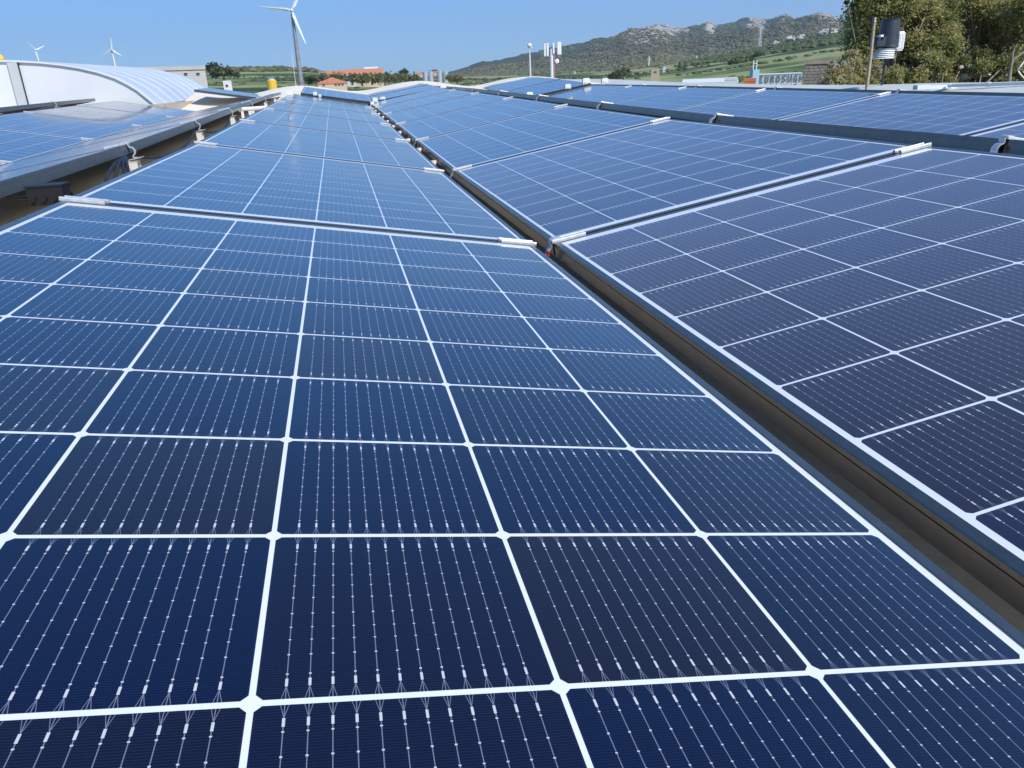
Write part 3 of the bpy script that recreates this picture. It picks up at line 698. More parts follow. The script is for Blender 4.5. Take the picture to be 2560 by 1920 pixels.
# distant woods: one mass of crowns per slope
def wood(name, label, hfun, az0, az1, r0, r1, n, size, seed, mt, dens=None, tint=.4):
    gg = np.random.default_rng(seed); az = gg.uniform(az0, az1, n*3); r_ = np.sqrt(gg.uniform(r0**2, r1**2, n*3))
    if dens is not None: k = gg.uniform(0, 1, n*3) < dens(az, r_); az, r_ = az[k], r_[k]
    az, r_ = az[:n], r_[:n]; z = hfun(az, r_); n = len(az)
    X = r_*np.sin(az); Y = r_*np.cos(az); s = size*gg.uniform(.6, 1.5, n)*np.interp(r_, [0, r0, r1], [1, 1, 1])
    ico = np.array([(0, 0, 1.0)] + [(math.cos(a), math.sin(a), .35) for a in np.arange(6)*math.pi/3] + [(math.cos(a+.5)*.9, math.sin(a+.5)*.9, -.25) for a in np.arange(6)*math.pi/3])
    fs = [(0, 1+i, 1+(i+1) % 6) for i in range(6)] + [(1+i, 7+i, 1+(i+1) % 6) for i in range(6)] + [(7+i, 7+(i+1) % 6, 1+(i+1) % 6) for i in range(6)]
    V = ico[None]*s[:, None, None]*gg.uniform(.7, 1.3, (n, 13, 1)); V[..., 2] *= .55; V += np.stack([X, Y, z+s*.3], 1)[:, None]
    F = (np.array(fs)[None] + (np.arange(n)*13)[:, None, None]).reshape(-1, 3)
    T = np.repeat(np.clip(tint+gg.normal(size=n)*.22, 0, 1), 13)
    o = link(name, np_mesh(name, V.reshape(-1, 3), F, mt, T)); tag(o, label, 'wood', kind='stuff')
M_WOOD = attr_mat('wood canopy', [(0, (0.05, 0.07, 0.03)), (.4, (0.09, 0.105, 0.045)), (.7, (0.155, 0.145, 0.075)), (1, (0.21, 0.18, 0.11))], nscale=.3, amount=.3)
M_WOODG = attr_mat('hedge canopy', [(0, (0.04, 0.065, 0.03)), (.5, (0.09, 0.12, 0.045)), (1, (0.17, 0.17, 0.08))], nscale=.3, amount=.3)
pa = lambda p: azel(p, 170)[0]
wood('mountain_wood', 'brownish green woodland covering the mountain slopes', h_mount, pa(990), pa(2200), 800, 2300, 60000, 2.3, 1, M_WOOD, tint=.6)
wood('mountain_scrub', 'dark scrub scattered over the upper mountain', h_mount, pa(1350), pa(2200), 2100, 3450, 26000, 3.2, 2, M_WOODG, dens=lambda a, r_: (t_mount(a, r_, h_mount(a, r_)) < .42)*1.0, tint=.5)
wood('hedgerow_wood', 'hedges and bushes dividing the green fields', h_hills, pa(1150), pa(2300), 240, 770, 1500, 1.2, 3, M_WOODG, dens=lambda a, r_: np.clip((fbm(r_*np.sin(a)/90, r_*np.cos(a)/40, 3, 77)-.52)*8, 0, 1))
wood('hill_scrub', 'dark green scrub on the upper part of the green hill', h_hills, pa(1700), pa(2250), 560, 770, 6000, 1.5, 13, M_WOODG, tint=.45)
wood('left_scrub', 'bushes scattered over the left hillside', h_hills, pa(-200), pa(1150), 220, 770, 3200, 1.1, 4, M_WOODG, dens=lambda a, r_: np.clip((fbm(r_*np.sin(a)/80, r_*np.cos(a)/36, 3, 78)-.5)*8, 0, 1))
M_OUT = attr_mat('granite outcrop', [(0, (.20, .19, .16)), (.5, (.36, .33, .29)), (1, (.52, .48, .42))], nscale=.2, amount=.4)
wood('granite_outcrops', 'pale granite outcrops along the mountain crest', h_mount, pa(1380), pa(2200), 2300, 3640, 9000, 4.6, 9, M_OUT, dens=lambda a, r_: (t_mount(a, r_, h_mount(a, r_)) > .50)*(fbm(r_*np.sin(a)/60, r_*np.cos(a)/60, 4, 91) > .46)*1.0, tint=.5)
wood('ridge_wood', 'dark tree line along the left hill crest', h_hills, pa(515), pa(790), 660, 760, 520, 2.6, 5, M_WOOD, tint=.45)

M_LEAFD = attr_mat('distant leaves', [(0, (0.05, 0.075, 0.03)), (.5, (0.12, 0.15, 0.05)), (1, (0.24, 0.23, 0.10))], rough=.7, nscale=1, amount=.2, trans=.4)
def far_tree(px, py_top, py_bot, wpx, r_, label, tint=.25, seed=0):
    p = PR(px, py_bot, r_); h = hpx(py_top, py_bot, r_, px); w = wpx/FX*r_/2; gg = random.Random(seed)
    t = thing('round_tree', label, 'tree', p, 'single trees on the far slopes')
    b = MB(); b.tube([(0, 0, -2), (0, 0, h*.5)], w*.12, 6, w*.06); b.build('trunk', M_BARK, t)
    bl = [(gg.gauss(0, w*.4), gg.gauss(0, w*.3), h*gg.uniform(.35, .8), w*gg.uniform(.35, .6)) for _ in range(9)]
    V, F, T = clump_crown([q[:3] for q in bl], [q[3] for q in bl], 900, w*.16, seed, tint0=tint, var=.15)
    child('crown', np_mesh('crown', V, F, M_LEAFD, T), t)
far_tree(533, 154, 190, 34, 420, 'round dark tree beside the grey gable building', .15, 1)
far_tree(560, 168, 200, 60, 400, 'bushy green tree clump right of the gable building', .35, 2)
far_tree(1013, 174, 190, 30, 600, 'dark round tree on the skyline near the silos', .2, 3)
far_tree(773, 190, 214, 36, 300, 'dark bush between the turbine mast and the small orange roof', .2, 4)
far_tree(1893, 130, 152, 24, 560, 'small dark tree in the right hand fields, leftmost of three', .15, 5)
far_tree(1935, 138, 160, 26, 540, 'round dark tree in the middle of the right hand fields', .12, 6)
far_tree(1912, 145, 163, 22, 530, 'low dark tree between two others in the right fields', .2, 7)
far_tree(1775, 172, 192, 28, 420, 'brown bush standing in the terraced field', .55, 8)
far_tree(1560, 170, 196, 46, 380, 'pale grey green willow left of the stone tower', .7, 9)
far_tree(1540, 178, 200, 40, 370, 'low green bush left of the pale willow', .5, 10)
far_tree(1850, 144, 170, 50, 480, 'wide grey green olive tree above the terraces', .6, 11)
far_tree(1085, 176, 186, 26, 900, 'small dark tree above the silos', .2, 12)

# ------------------------------------------------------------------ wind turbines
M_TW = mat('turbine white', (0.80, 0.81, 0.82), .4, noise=(.5, (.74, .76, .78)))
M_MAST = mat('weathered grey steel mast', (0.24, 0.25, 0.27), .55, metal=.3, noise=(.8, (0.34, 0.35, 0.37)))
def turbine(px, py, pxb, pyb, r_, blades, lab, r_top, r_bot, split, fat=1.0, mast=M_TW):
    hub = PR(px, py, r_); base = Vector((hub.x, hub.y, 0)); t = thing('wind_turbine', lab, 'wind turbine', base, 'wind turbines on the skyline')
    H = hub.z
    d = Vector((hub.x, hub.y, 0)).normalized(); back = d*1.0
    b = MB(); off = d*r_top*2.2
    if split:
        z1 = split*H
        b.tube([off, off+Vector((0, 0, z1))], r_bot, 16, r_bot*.93); b.tube([off+Vector((0, 0, z1)), off+Vector((0, 0, z1+.5))], r_bot*1.08, 16)
        for i in range(1, 5): b.tube([off+Vector((0, 0, z1*i/5)), off+Vector((0, 0, z1*i/5+.16))], r_bot*1.04, 16)
        b.build('lower_mast', M_MAST, t)
        b = MB(); zz = z1+.5
        for i in range(6):
            za = zz+(H-1-zz)*i/6; zb_ = zz+(H-1-zz)*(i+1)/6; ra = r_bot*.78+(r_top-r_bot*.78)*i/6; rb = r_bot*.78+(r_top-r_bot*.78)*(i+1)/6
            b.tube([off+Vector((0, 0, za)), off+Vector((0, 0, zb_))], ra, 14, rb); b.tube([off+Vector((0, 0, zb_-.12)), off+Vector((0, 0, zb_+.12))], rb*1.15, 14)
        b.build('upper_mast', mast, t)
    else:
        b.tube([off, off+Vector((0, 0, H-.8))], r_bot, 14, r_top); b.build('mast', mast, t)
    b = MB(); rt = r_top*1.5; L = r_top*6
    b.tube([Vector((0, 0, H))-back*rt*.2, Vector((0, 0, H))+back*rt*.8, Vector((0, 0, H))+back*L], rt*.95, 12, rt*.7); b.build('nacelle', M_TW, t)
    b = MB(); b.tube([Vector((0, 0, H))-back*rt*1.7, Vector((0, 0, H))-back*rt*1.2, Vector((0, 0, H))-back*rt*.1], rt*.35, 12, rt*.95); b.build('hub', M_TW, t)
    up = Vector((0, 0, 1)); right = d.cross(up).normalized()
    for (bx, by) in blades:
        tip = PR(px+bx, py+by, r_) - base; root = Vector((0, 0, H)) - back*rt*.8
        tip = tip - back*rt*.8; ax = (tip-root); Lb = ax.length; ax.normalize(); ch = ax.cross(back).normalized()
        b = MB(); st = [(0, .030, .030), (.06, .032, .030), (.16, .075, .02), (.3, .068, .014), (.6, .048, .008), (.85, .034, .005), (1, .014, .003)]; vs = []
        for s_, w_, th in st:
            w_ *= fat; th *= fat
            c_ = root+ax*Lb*s_; wv = (ch*math.cos(.45)+back*math.sin(.45))*w_*Lb; tv = (back*math.cos(.45)-ch*math.sin(.45))*th*Lb
            o_ = wv*.2 if s_ > .1 else wv*0
            vs += [c_-wv*.5-o_*.5, c_+tv*.6-wv*.15, c_+wv*.5-o_*.5, c_-tv*.6-wv*.15]
        k = len(st)
        b.add(vs, [(i*4+j, i*4+(j+1) % 4, (i+1)*4+(j+1) % 4, (i+1)*4+j) for i in range(k-1) for j in range(4)] + [(4*k-4, 4*k-3, 4*k-2, 4*k-1)], False)
        b.build('blade', M_TW, t)
turbine(729, 26, 753, 212, 270, [(-84, -9), (36, 84), (38, -82)], 'largest wind turbine on a dark two stage mast at centre left', .42, 1.05, .27, 1.25, mast=M_MAST)
turbine(279, 124, 288, 165, 850, [(-2, -30), (-21, 14), (25, 15)], 'small white wind turbine above the arched skylight with one blade upright', .7, 1.25, None, 1.9)
turbine(89, 125, 89, 157, 900, [(-22, -20), (22, -11), (7, 28)], 'leftmost small white wind turbine near the picture edge', .7, 1.25, None, 1.9)
# guyed thin pole by the big turbine
p = PR(742, 230, 262); b = MB(); b.tube([(0, 0, -8), (0, 0, PR(732, 128, 262).z-p.z)], .12, 6, .06); o = b.build('thin_pole', M_TW); o.location = p; tag(o, 'thin pale pole standing just left of the big turbine mast', 'pole')

# ------------------------------------------------------------------ masts
p = PR(1326, 205, 380); H = PR(1324, 112, 380).z - p.z; t = thing('light_mast', 'slim pale floodlight mast left of the cell tower', 'mast', p)
b = MB(); b.tube([(0, 0, -10), (0, 0, H*.72)], .55, 10, .42); b.tube([(0, 0, H*.72), (0, 0, H-1)], .32, 10, .2); b.build('shaft', mat('pale mast', (.62, .64, .66), .5), t)
b = MB(); b.tube([(-1.6, 0, H-1.2), (1.6, 0, H-1.2)], .15, 6); b.lathe((0, 0, H-.2), [(0, -1), (.9, -.7), (1.2, 0), (.9, .7), (0, 1)], 12); b.build('lamp_head', M_TW, t)
p = PR(1382, 205, 380); H = PR(1381, 104, 380).z - p.z; t = thing('cell_tower', 'cell tower with white antenna panels and red and white striped column', 'tower', p)
M_PINK = mat('faded red tower paint', (.42, .20, .22), .6)
b = MB(); b.tube([(-.45, 0, -10), (-.45, 0, H-3)], .85, 12, .75); b.build('column', mat('white tower paint', (.72, .74, .80), .5), t)
b = MB(); b.tube([(.75, -.2, -10), (.75, -.2, H-2)], .34, 8, .3); b.build('cable_duct', M_PINK, t)
b = MB()
for i in range(3): b.tube([(-3.6, -.3, H-1.5-i*2.4), (3.9, -.3, H-1.5-i*2.4)], .1, 6)
b.build('antenna_frame', M_MAST, t)
for x, y in ((-3.6, -.4), (-2.5, -.9), (2.6, -.9), (3.7, -.4), (.3, -1.0)):
    b = MB(); hh = 5.4 if x != .3 else 4.6; b.box((x, y, H-2.9 - (x < 0)*.5), (.95 if x != .3 else .6, .35, hh)); b.box((x, y-.2, H-2.9-(x < 0)*.5), (.7, .1, hh*.94)); b.build('antenna_panel', M_TW, t)
b = MB(); b.lathe((2.0, -.9, H-8.4), [(0, .3), (.9, .1), (1.1, -.25), (0, -.5)], 14, Matrix.Rotation(R(90), 3, 'X')); b.build('dish', M_TW, t)

def pylon(px, yt, yb, r_, lab):
    p = PR(px, yb, r_); H = PR(px, yt, r_).z-p.z; w = H*.09; t = thing('pylon', lab, 'pylon', p, 'lattice pylons on the slopes'); b = MB(); th = max(.12, r_*.00028)
    for sx in (-1, 1):
        for sy in (-1, 1): b.bar((sx*w, sy*w, -3), (sx*w*.15, sy*w*.15, H), th)
    for i in range(7):
        z0, z1 = H*i/7, H*(i+1)/7; a = w*(1-.85*i/7); c = w*(1-.85*(i+1)/7)
        for sy in (-1, 1): b.bar((-a, sy*a, z0), (c, sy*c, z1), th*.6); b.bar((a, sy*a, z0), (-c, sy*c, z1), th*.6)
    b.build('lattice', M_TW, t); b = MB()
    for q, l in ((.75, 2.2), (.86, 1.8), (.96, 1.3)): b.bar((-w*l, 0, H*q), (w*l, 0, H*q), th*.8)
    b.build('crossarm', M_TW, t)
pylon(1898, 70, 122, 1500, 'tallest lattice pylon high on the mountain flank')
pylon(1622, 141, 176, 900, 'lattice pylon rising behind the stone tower'); pylon(1716, 148, 170, 900, 'small lattice pylon above the first green terrace')
pylon(1437, 178, 198, 700, 'lattice pylon right of the cell tower'); pylon(1741, 139, 160, 1000, 'faint small pylon in the middle slope'); pylon(2091, 92, 120, 1300, 'pylon just left of the big trees')
pylon(1958, 138, 155, 900, 'short pylon beside the dark field trees')

# ------------------------------------------------------------------ buildings
M_CONC = mat('grey rendered concrete', (0.46, 0.44, 0.42), .85, noise=(.5, (.56, .54, .51)), bump=(3, .3))
M_TILE = mat('orange roof tiles', (0.50, 0.17, 0.08), .8, noise=(1.5, (.60, .26, .14)))
M_BEIGE = mat('beige plaster', (0.60, 0.46, 0.34), .85, noise=(.7, (.56, .47, .36)))
M_DARK = mat('dark opening', (0.03, 0.028, 0.028), .6)
M_STONE = mat('old stone masonry', (0.28, 0.23, 0.19), .95, noise=(1.6, (.42, .36, .30)), bump=(4, .9))
M_WBLD = mat('off white cladding', (0.66, 0.66, 0.68), .6, noise=(.4, (.72, .72, .73)))
def bframe(px0, px1, pyb, r_):
    """origin at the base of the left end, x along the facade (real metres), y away"""
    a = PR(px0, pyb, r_); c = PR(px1, pyb, r_); a.z = c.z = min(a.z, c.z); x = (c-a); w = x.length; x.normalize(); y = Vector((-x.y, x.x, 0))
    M = Matrix.Identity(4)
    for i in range(3): M[i][0] = x[i]; M[i][1] = y[i]; M[i][2] = (0, 0, 1)[i]; M[i][3] = a[i]
    return M, w
def windows(t, spots, w, h, mt=M_DARK, fr=None):
    for x, z in spots:
        b = MB(); b.box((x, -.02, z), (w, .12, h)); o = b.build('window', mt, t)
        b = MB(); b.box((x, -.05, z+h/2+.04*h), (w*1.15, .16, .08*h)); b.box((x, -.05, z-h/2-.04*h), (w*1.15, .16, .08*h)); b.build('frame', fr or M_BEIGE, o)
def gable_roof(t, w, dpt, h, rise, mt, ov=.4, hip=0):
    b = MB(); x0, x1, y0, y1 = -ov, w+ov, -ov, dpt+ov; ym = dpt/2
    vs = [(x0, y0, h), (x1, y0, h), (x1, y1, h), (x0, y1, h), (x0+hip, ym, h+rise), (x1-hip, ym, h+rise)]
    vs += [(x, y, z-.2) for x, y, z in vs]
    b.add(vs, [(0, 1, 5, 4), (1, 2, 5), (2, 3, 4, 5), (3, 0, 4), (6, 10, 11, 7), (7, 11, 8), (8, 11, 10, 9), (9, 10, 6), (0, 6, 7, 1), (1, 7, 8, 2), (2, 8, 9, 3), (3, 9, 6, 0)])
    return b.build('roof', mt, t)
def house(name, lab, px0, px1, pt, pe, pb, r_, dpt, wall, roof, rise, wins=None, hip=0, cat='building', extra=6, group=None):
    M, w = bframe(px0, px1, pb, r_); h = hpx(pe, pb, r_, (px0+px1)/2); t = thing(name, lab, cat, M, group)
    b = MB(); b.box((w/2, dpt/2, h/2-extra/2), (w, dpt, h+extra)); b.build('wall', wall, t)
    if roof: gable_roof(t, w, dpt, h, rise, roof, w*.02, hip)
    else:
        b = MB(); b.box((w/2, dpt/2, h+.15), (w*1.02, dpt*1.02, .3)); b.build('roof', wall, t)
    if wins: windows(t, [(w*a, h*c) for a, c in wins[0]], wins[1]*w, wins[2]*h, wins[3] if len(wins) > 3 else M_DARK)
    return t, w, h
house('gable_building', 'grey rendered building with small square openings behind the arched skylight', 330, 524, 166, 172, 240, 75, 9, M_CONC, None, 0, ([(.15, .86), (.36, .86), (.51, .865), (.74, .87), (.90, .86)], .038, .05))
house('farmhouse', 'beige farmhouse with orange tiled roof on the left hillside', 818, 868, 175, 183, 193, 420, 8, M_BEIGE, M_TILE, 1.6, ([(.3, .5), (.6, .5), (.85, .5)], .06, .3))
house('farmhouse', 'larger farmhouse with long orange roof beside the white shed roof', 868, 958, 172, 183, 192, 430, 12, M_BEIGE, M_TILE, 2.6, ([(.15, .45), (.4, .45), (.7, .45)], .05, .35))
house('gatehouse', 'small pale gabled house with a dark round window between the farmhouses', 866, 890, 176, 184, 196, 415, 6, mat('pale plaster', (.58, .55, .52), .8), M_TILE, 1.6, ([(.45, .55)], .28, .4))
house('ruined_wall', 'low ruined stone house left of the farmhouses', 798, 822, 176, 178, 190, 440, 6, M_STONE, None, 0, ([(.5, .5)], .25, .3))
house('white_shed', 'white roofed shed behind the long orange roof', 912, 946, 169, 173, 185, 470, 9, M_WBLD, M_WHITE, 1.4)
house('bungalow', 'small bungalow with a bright orange hipped roof just above the factory roof', 796, 868, 195, 205, 222, 150, 8, M_BEIGE, M_TILE, .95, ([(.2, .75), (.62, .75), (.74, .75), (.86, .75)], .07, .3), hip=2.6)
house('pump_house', 'small white block hut in the green field at left', 560, 581, 204, 205, 222, 180, 3, M_WBLD, None, 0, ([(.4, .5)], .3, .3))
house('townhouse', 'pinkish low town building left of the silos', 1040, 1068, 181, 184, 196, 700, 10, M_BEIGE, M_TILE, 1.4, ([(.3, .5), (.7, .5)], .12, .3))
house('townhouse', 'low orange roofed town building behind the silos', 1078, 1100, 178, 182, 196, 760, 10, M_BEIGE, M_TILE, 1.6, ([(.3, .5), (.7, .5)], .12, .3))
M_BRICK = mat('sand stone block', (.46, .36, .27), .9, noise=(1.2, (.55, .44, .33)))
for i, (x, yb, w_, r_) in enumerate([(806, 196, 40, 405), (838, 197, 44, 400), (880, 198, 50, 402), (930, 197, 56, 400), (965, 197, 50, 405), (905, 200, 44, 380), (990, 196, 40, 420), (1030, 198, 46, 500), (1130, 198, 40, 420)]):
    far_tree(x, yb-8, yb+4, w_, r_, f'low hedge bush below the farmhouses, {ORD[i]} one counted from the mast side', .85+.05*(i % 3), 40+i)
house('stone_tower', 'small square stone tower at the edge of the green field', 1627, 1648, 170, 173, 206, 300, 3.4, M_BRICK, None, 0, ([(.5, .8)], .3, .1))
house('white_hut', 'tiny white hut above the stone tower', 1657, 1665, 166, 168, 176, 500, 3, M_WBLD, None, 0)
house('hill_house', 'pink house half way up the rocky knoll', 1562, 1580, 120, 122, 132, 2500, 12, mat('pink plaster', (.52, .27, .2), .8), M_TILE, 2)
house('hill_hut', 'tiny white building on the far saddle', 1759, 1766, 95, 97, 102, 3000, 8, M_WBLD, None, 0)
for i, (px, r_, lab) in enumerate([(1064, 520, 'leftmost silver silo'), (1078, 520, 'second silver silo from the left'), (1100, 520, 'third silver silo, after the gap'), (1115, 520, 'rightmost silver silo')]):
    p = PR(px, 204, r_); w = 5.6/FX*r_; H = hpx(180 if i < 2 else 178, 204, r_, px)
    t = thing('silo', lab + ' of the four on the skyline', 'silo', p, 'silver silos on the skyline')
    b = MB(); prof = []
    for k in range(8): prof += [(w, -3+(H+3)*k/8), (w*1.03, -3+(H+3)*(k+.5)/8)]
    b.lathe((0, 0, 0), prof+[(w, H)], 20); b.build('drum', mat('silo metal', (.55, .60, .66), .35, metal=.5, noise=(.5, (.65, .68, .72))) if i == 0 else bpy.data.materials['silo metal'], t)
    b = MB(); b.lathe((0, 0, 0), [(w*1.05, H), (w*.2, H+w*.5), (0, H+w*.55)], 20); b.build('cap', bpy.data.materials['silo metal'], t)
# yellow tank
p = PR(682, 226, 95); w = 10.5/FX*95; H = hpx(200, 226, 95, 682)
t = thing('yellow_tank', 'bright yellow tank with a pale blue lid on the roof edge at left', 'tank', p)
b = MB(); b.lathe((0, 0, 0), [(w, -1), (w, H*.25), (w*1.03, H*.28), (w, H*.31), (w, H*.62), (w*1.03, H*.65), (w, H*.68), (w, H*.95), (w*.9, H)], 20); b.build('drum', mat('yellow plastic', (.78, .50, .04), .5), t)
b = MB(); b.lathe((0, 0, 0), [(w*.7, H), (w*.65, H*1.12), (0, H*1.16)], 16); b.build('lid', mat('pale blue plastic', (.45, .62, .72), .4), t)
# yellow hooded light above the skylight, picture edge
p = PY(2, 150, 13.5); t = thing('yellow_hood', 'yellow hooded fitting peeping over the skylight at the left edge', 'fitting', p)
b = MB(); b.lathe((0, 0, 0), [(.045, -.03), (.05, .02), (.045, .05), (.03, .07), (0, .08)], 16); b.box((0, 0, .0), (.11, .11, .015)); b.build('hood', mat('yellow enamel', (.75, .52, .05), .4), t)
b = MB(); b.tube([(0, 0, -1.6), (0, 0, 0)], .02, 8); b.build('stem', M_DARK, t)

# white building with lettering
M, w = bframe(1890, 2002, 222, 130); h = hpx(184, 222, 130, 1950)
t = thing('lettered_factory', 'low white factory with large grey letters EUROSUGH on its front', 'building', M)
b = MB(); b.box((w/2, 7, h/2-3), (w, 14, h+6)); b.build('wall', M_WBLD, t)
b = MB(); b.box((w/2, 7, h+.06), (w*1.01, 14.2, .12)); b.build('coping', M_WHITE, t)
FONT = {'E': ['1111','1000','1000','1110','1000','1000','1111'], 'U': ['1001','1001','1001','1001','1001','1001','0110'], 'R': ['1110','1001','1001','1110','1010','1001','1001'],
        'O': ['0110','1001','1001','1001','1001','1001','0110'], 'S': ['0111','1000','1000','0110','0001','0001','1110'], 'G': ['0111','1000','1000','1011','1001','1001','0111'], 'H': ['1001','1001','1001','1111','1001','1001','1001']}
M_LET = mat('grey letter metal', (.16, .17, .20), .5)
for i, chh in enumerate('EUROSUGH'):
    b = MB(); cs_ = .13; x0 = w*(.065 + .1275*i)+.03
    for ry, row in enumerate(FONT[chh]):
        for cx_, v_ in enumerate(row):
            if v_ == '1': b.box((x0+cx_*cs_, -.05, h*.88-ry*cs_), (cs_*.98, .10, cs_*.98))
    b.build('letter', M_LET, t)
windows(t, [(w*.10, h*.22), (w*.62, h*.22), (w*.87, h*.22)], .35, .45)
for i in range(1, 9):
    b = MB(); b.box((w*i/9+.06, -.03, h/2), (.05, .05, h*.97)); b.build('joint_strip', mat('seam', (.5, .5, .52), .6) if i == 1 else bpy.data.materials['seam'], t)
# blue silo-crane left of it
p = PR(1881, 222, 128); t = thing('blue_silo', 'pale blue tower with thin pipes left of the lettered factory', 'silo', p); M_BLUE = mat('pale blue cladding', (.30, .48, .58), .6)
b = MB(); b.box((0, 0, .5), (1.3, 1.2, 2.2)); b.build('lower_body', M_BLUE, t); b = MB(); b.box((.15, 0, 2.15), (1.05, 1.0, 1.1)); b.build('upper_body', M_BLUE, t)
b = MB(); b.tube([(-.15, 0, 2.6), (-.15, 0, 4.0)], .07, 6); b.tube([(.4, 0, 2.6), (.4, 0, 3.9)], .07, 6); b.tube([(-.15, 0, 3.6), (.4, 0, 3.5)], .05, 6); b.build('pipes', M_TW, t)
house('low_white_roof', 'long low white roofed unit left of the orange block', 1706, 1842, 200, 203, 226, 90, 8, M_WBLD, M_WHITE, .35)
house('orange_unit', 'low orange walled unit beside the lettered factory', 1858, 1888, 202, 203, 224, 88, 4, mat('orange cladding', (.62, .19, .06), .6), None, 0)
t_, w_, h_ = house('white_box_unit', 'small bright white box unit on the low roof, near the red line', 1810, 1842, 199, 200, 222, 86, 2, M_WHITE, None, 0)
# ruined stone building
M, w = bframe(2006, 2080, 235, 60); h = hpx(157, 235, 60, 2040)
t = thing('stone_ruin', 'old grey stone building with flat cornice and dark square window', 'building', M)
b = MB(); b.box((w/2, 3, h/2-3), (w, 6, h+6)); b.build('wall', M_STONE, t)
b = MB(); b.box((w/2, 3, h+.06), (w*1.07, 6.2, .22)); b.build('cornice', mat('worn cornice', (.40, .27, .20), .9, noise=(3, (.5, .4, .33))), t)
gg = random.Random(3)
for row in range(12):
    z = h - .12 - (row+1)*.19; x = -.05*(row % 2)
    while x < w-.1:
        L_ = gg.uniform(.2, .42); L2 = min(L_, w-x)
        if not (1.0 < x+L2/2 < 1.75 and 5 < row < 10):
            b = MB(); b.box((x+L2/2, -.01-gg.uniform(0, .03), z+.09), (L2-.02, .06, .165)); b.build('stone', M_STONE, t)
        x += L_
b = MB(); b.box((1.38, .02, h-1.62), (.62, .1, .5)); wo_ = b.build('window', M_DARK, t)
b = MB(); b.box((1.38, -.04, h-1.33), (.8, .12, .08)); b.box((1.38, -.03, h-1.62), (.05, .06, .5)); b.build('frame', M_STONE, wo_)

# ------------------------------------------------------------------ weather station, pole, conduit, parapet pipe
pY = 7.0
top = PY(2187, 43, pY); bot = PY(2168, 222, pY); t = thing('wooden_pole', 'thin weathered wooden pole beside the weather station', 'pole', bot)
b = MB(); b.tube([Vector((0, 0, -.6)), (top-bot)*.5, top-bot], .0165, 10, .0135); b.build('shaft', mat('weathered timber', (.40, .29, .18), .8, noise=(25, (.52, .43, .31)), bump=(60, .4)), t)
b = MB(); q = top-bot; b.tube([q*.93, q*.955], .019, 10); b.build('hose_clip', M_ALU, t)
b = MB(); b.box(q*.96+Vector((-.028, .0, -.005)), (.02, .03, .085)); b.build('dark_bracket', M_CABLE, t)
M_BKP = mat('black rain collector plastic', (0.030, 0.036, 0.046), .42, noise=(20, (.055, .062, .072)))
M_WHP = mat('white station plastic', (.88, .88, .86), .45)
wy = 7.05; cb = PY(2214, 118, wy)   # bottom of the black collector
s1 = wy/FX
t = thing('weather_station', 'black and white weather station with louvred shield in front of trees', 'weather station', cb)
b = MB(); r0 = 24*s1; hh = 64*s1*1.03
b.lathe((5*s1, 0, 0), [(0, -.002), (27*s1, 0), (26*s1, 5*s1), (25.5*s1, 14*s1), (24*s1, hh*.55), (21.5*s1, hh-3*s1), (22.5*s1, hh-2*s1), (22.5*s1, hh), (20.5*s1, hh), (19*s1, hh*.7), (0, hh*.55)], 32, smooth=False); b.build('rain_collector', M_BKP, t)
b = MB(); q0 = [(-38, 2), (-38, 17), (-26, 15), (-14, 27), (8, 27), (8, 2)]; vs = [(x*s1, y*s1, z*s1) for y in (-17, 17) for x, z in q0]
b.add(vs, [tuple(range(6)), tuple(range(6, 12))[::-1]] + [(i, i+6, (i+1) % 6+6, (i+1) % 6) for i in range(6)]); b.build('collector_base', M_BKP, t)
b = MB(); b.box((-21*s1, -4*s1, 27*s1), (10*s1, 12*s1, 5*s1)); b.tube([(-21*s1, -2*s1, 14*s1), (-21*s1, -2*s1, 26*s1)], 2*s1, 6); b.build('solar_sensor', M_WHP, t)
for i in range(6):
    b = MB(); z = -(4+i*4.3)*s1; k = 1+.035*i
    b.lathe((1*s1 - i*.7*s1, 0, z), [(0, 1.2*s1), (20*s1*k, 1.0*s1), (23*s1*k, -1.4*s1), (22.2*s1*k, -2.0*s1), (17*s1, .2*s1), (0, .2*s1)], 28); b.build('shield_plate', M_WHP, t)
b = MB(); b.tube([(0, 0, 0), (-1*s1, 0, -26*s1)], 6*s1, 10); b.build('sensor_core', M_DARK, t)
b = MB(); b.box((38*s1, 2*s1, 14*s1), (20*s1, 18*s1, 38*s1)); b.box((39*s1, 2*s1, 34*s1), (14*s1, 14*s1, 5*s1)); b.box((40*s1, 2*s1, -7*s1), (15*s1, 14*s1, 5*s1)); b.box((27*s1, 1*s1, 14*s1), (8*s1, 10*s1, 8*s1))
for x in (32, 36, 41, 45): b.box((x*s1, -7.6*s1, 14*s1), (1.6*s1, 1.6*s1, 34*s1))
b.build('transmitter_box', M_WHP, t)
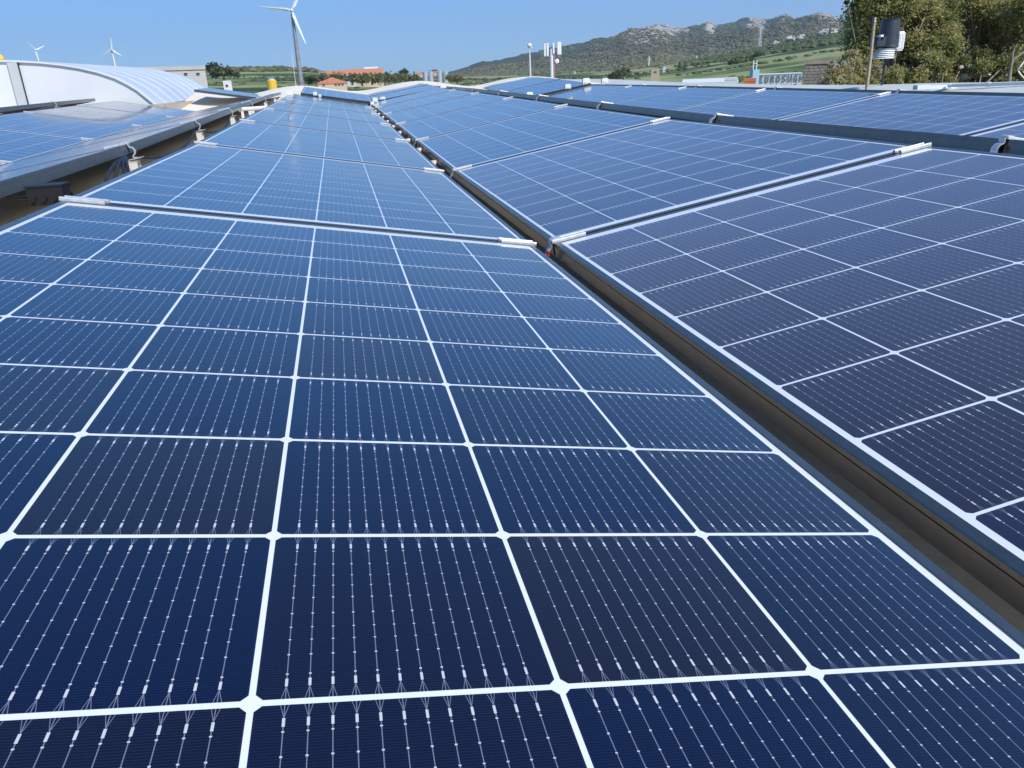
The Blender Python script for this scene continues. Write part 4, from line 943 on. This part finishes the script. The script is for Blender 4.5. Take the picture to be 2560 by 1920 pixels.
b = MB(); b.tube([(-38*s1, 10*s1, 8*s1), (-10*s1, 10*s1, 8*s1)], 2.2*s1, 8); b.tube([(12*s1, 10*s1, 0), (12*s1, 12*s1, -1.3)], 3.2*s1, 10); b.build('mounting_arm', M_BKP, t)
# white pipe on the parapet
b = MB(); a0 = PY(2372, 214, 5.9); a1 = PY(2700, 203, 4.9); d = a1-a0
b.tube([(0, 0, 0), d*.5, d], .0135, 12); pipe = thing('white_pipe', 'white plastic pipe lying along the parapet at right', 'pipe', a0); b.build('pipe_run', M_WHITE, pipe)
b = MB()
for k in (.0, .33, .72): b.tube([d*(k-.012) if k else Vector((-.005, 0, 0)), d*(k+.02)], .0175, 12)
b.build('coupling', M_WHITE, pipe)
b = MB(); b.box((0, 0, 0), (.30, .05, .03)); b.box((-.2, 0, .004), (.12, .055, .035)); o = b.build('cover_strip', M_WHITE); o.location = PY(2355, 217, 5.95); tag(o, 'bright white cover strip where the parapet pipe begins', 'cover strip')
# white conduit loop at right edge
b = MB(); pts = [PY(x, y, 6.2) for x, y in [(2600, 120), (2580, 140), (2562, 152), (2553, 163), (2546, 172), (2546, 178), (2553, 188), (2566, 202), (2585, 215), (2600, 225)]]
b.tube([p-pts[0] for p in pts], .0065, 8); t = thing('white_conduit', 'bent white conduit loop against the trees at the right edge', 'conduit', pts[0]); b.build('conduit_tube', M_WHP, t)
b = MB(); b.tube([PY(2558, 180, 6.2)-pts[0], PY(2600, 186, 6.2)-pts[0]], .005, 8); b.build('branch_tube', M_WHP, t)
# ------------------------------------------------------------------ light summer air
hz = MB(); hz.box((300, 2500, 200), (9000, 7000, 402)); o = hz.build('haze', M_WHITE); o['kind'] = 'stuff'; o['label'] = 'thin bluish summer air over the whole place'; o['category'] = 'haze'
mh = bpy.data.materials.new('air'); mh.use_nodes = True; nt = mh.node_tree; nt.nodes.remove(nt.nodes['Principled BSDF'])
pv = nt.nodes.new('ShaderNodeVolumePrincipled'); pv.inputs['Color'].default_value = (.80, .88, 1, 1); pv.inputs['Density'].default_value = HAZE_D; pv.inputs['Anisotropy'].default_value = .2
nt.links.new(pv.outputs[0], nt.nodes['Material Output'].inputs['Volume']); o.data.materials.clear(); o.data.materials.append(mh)
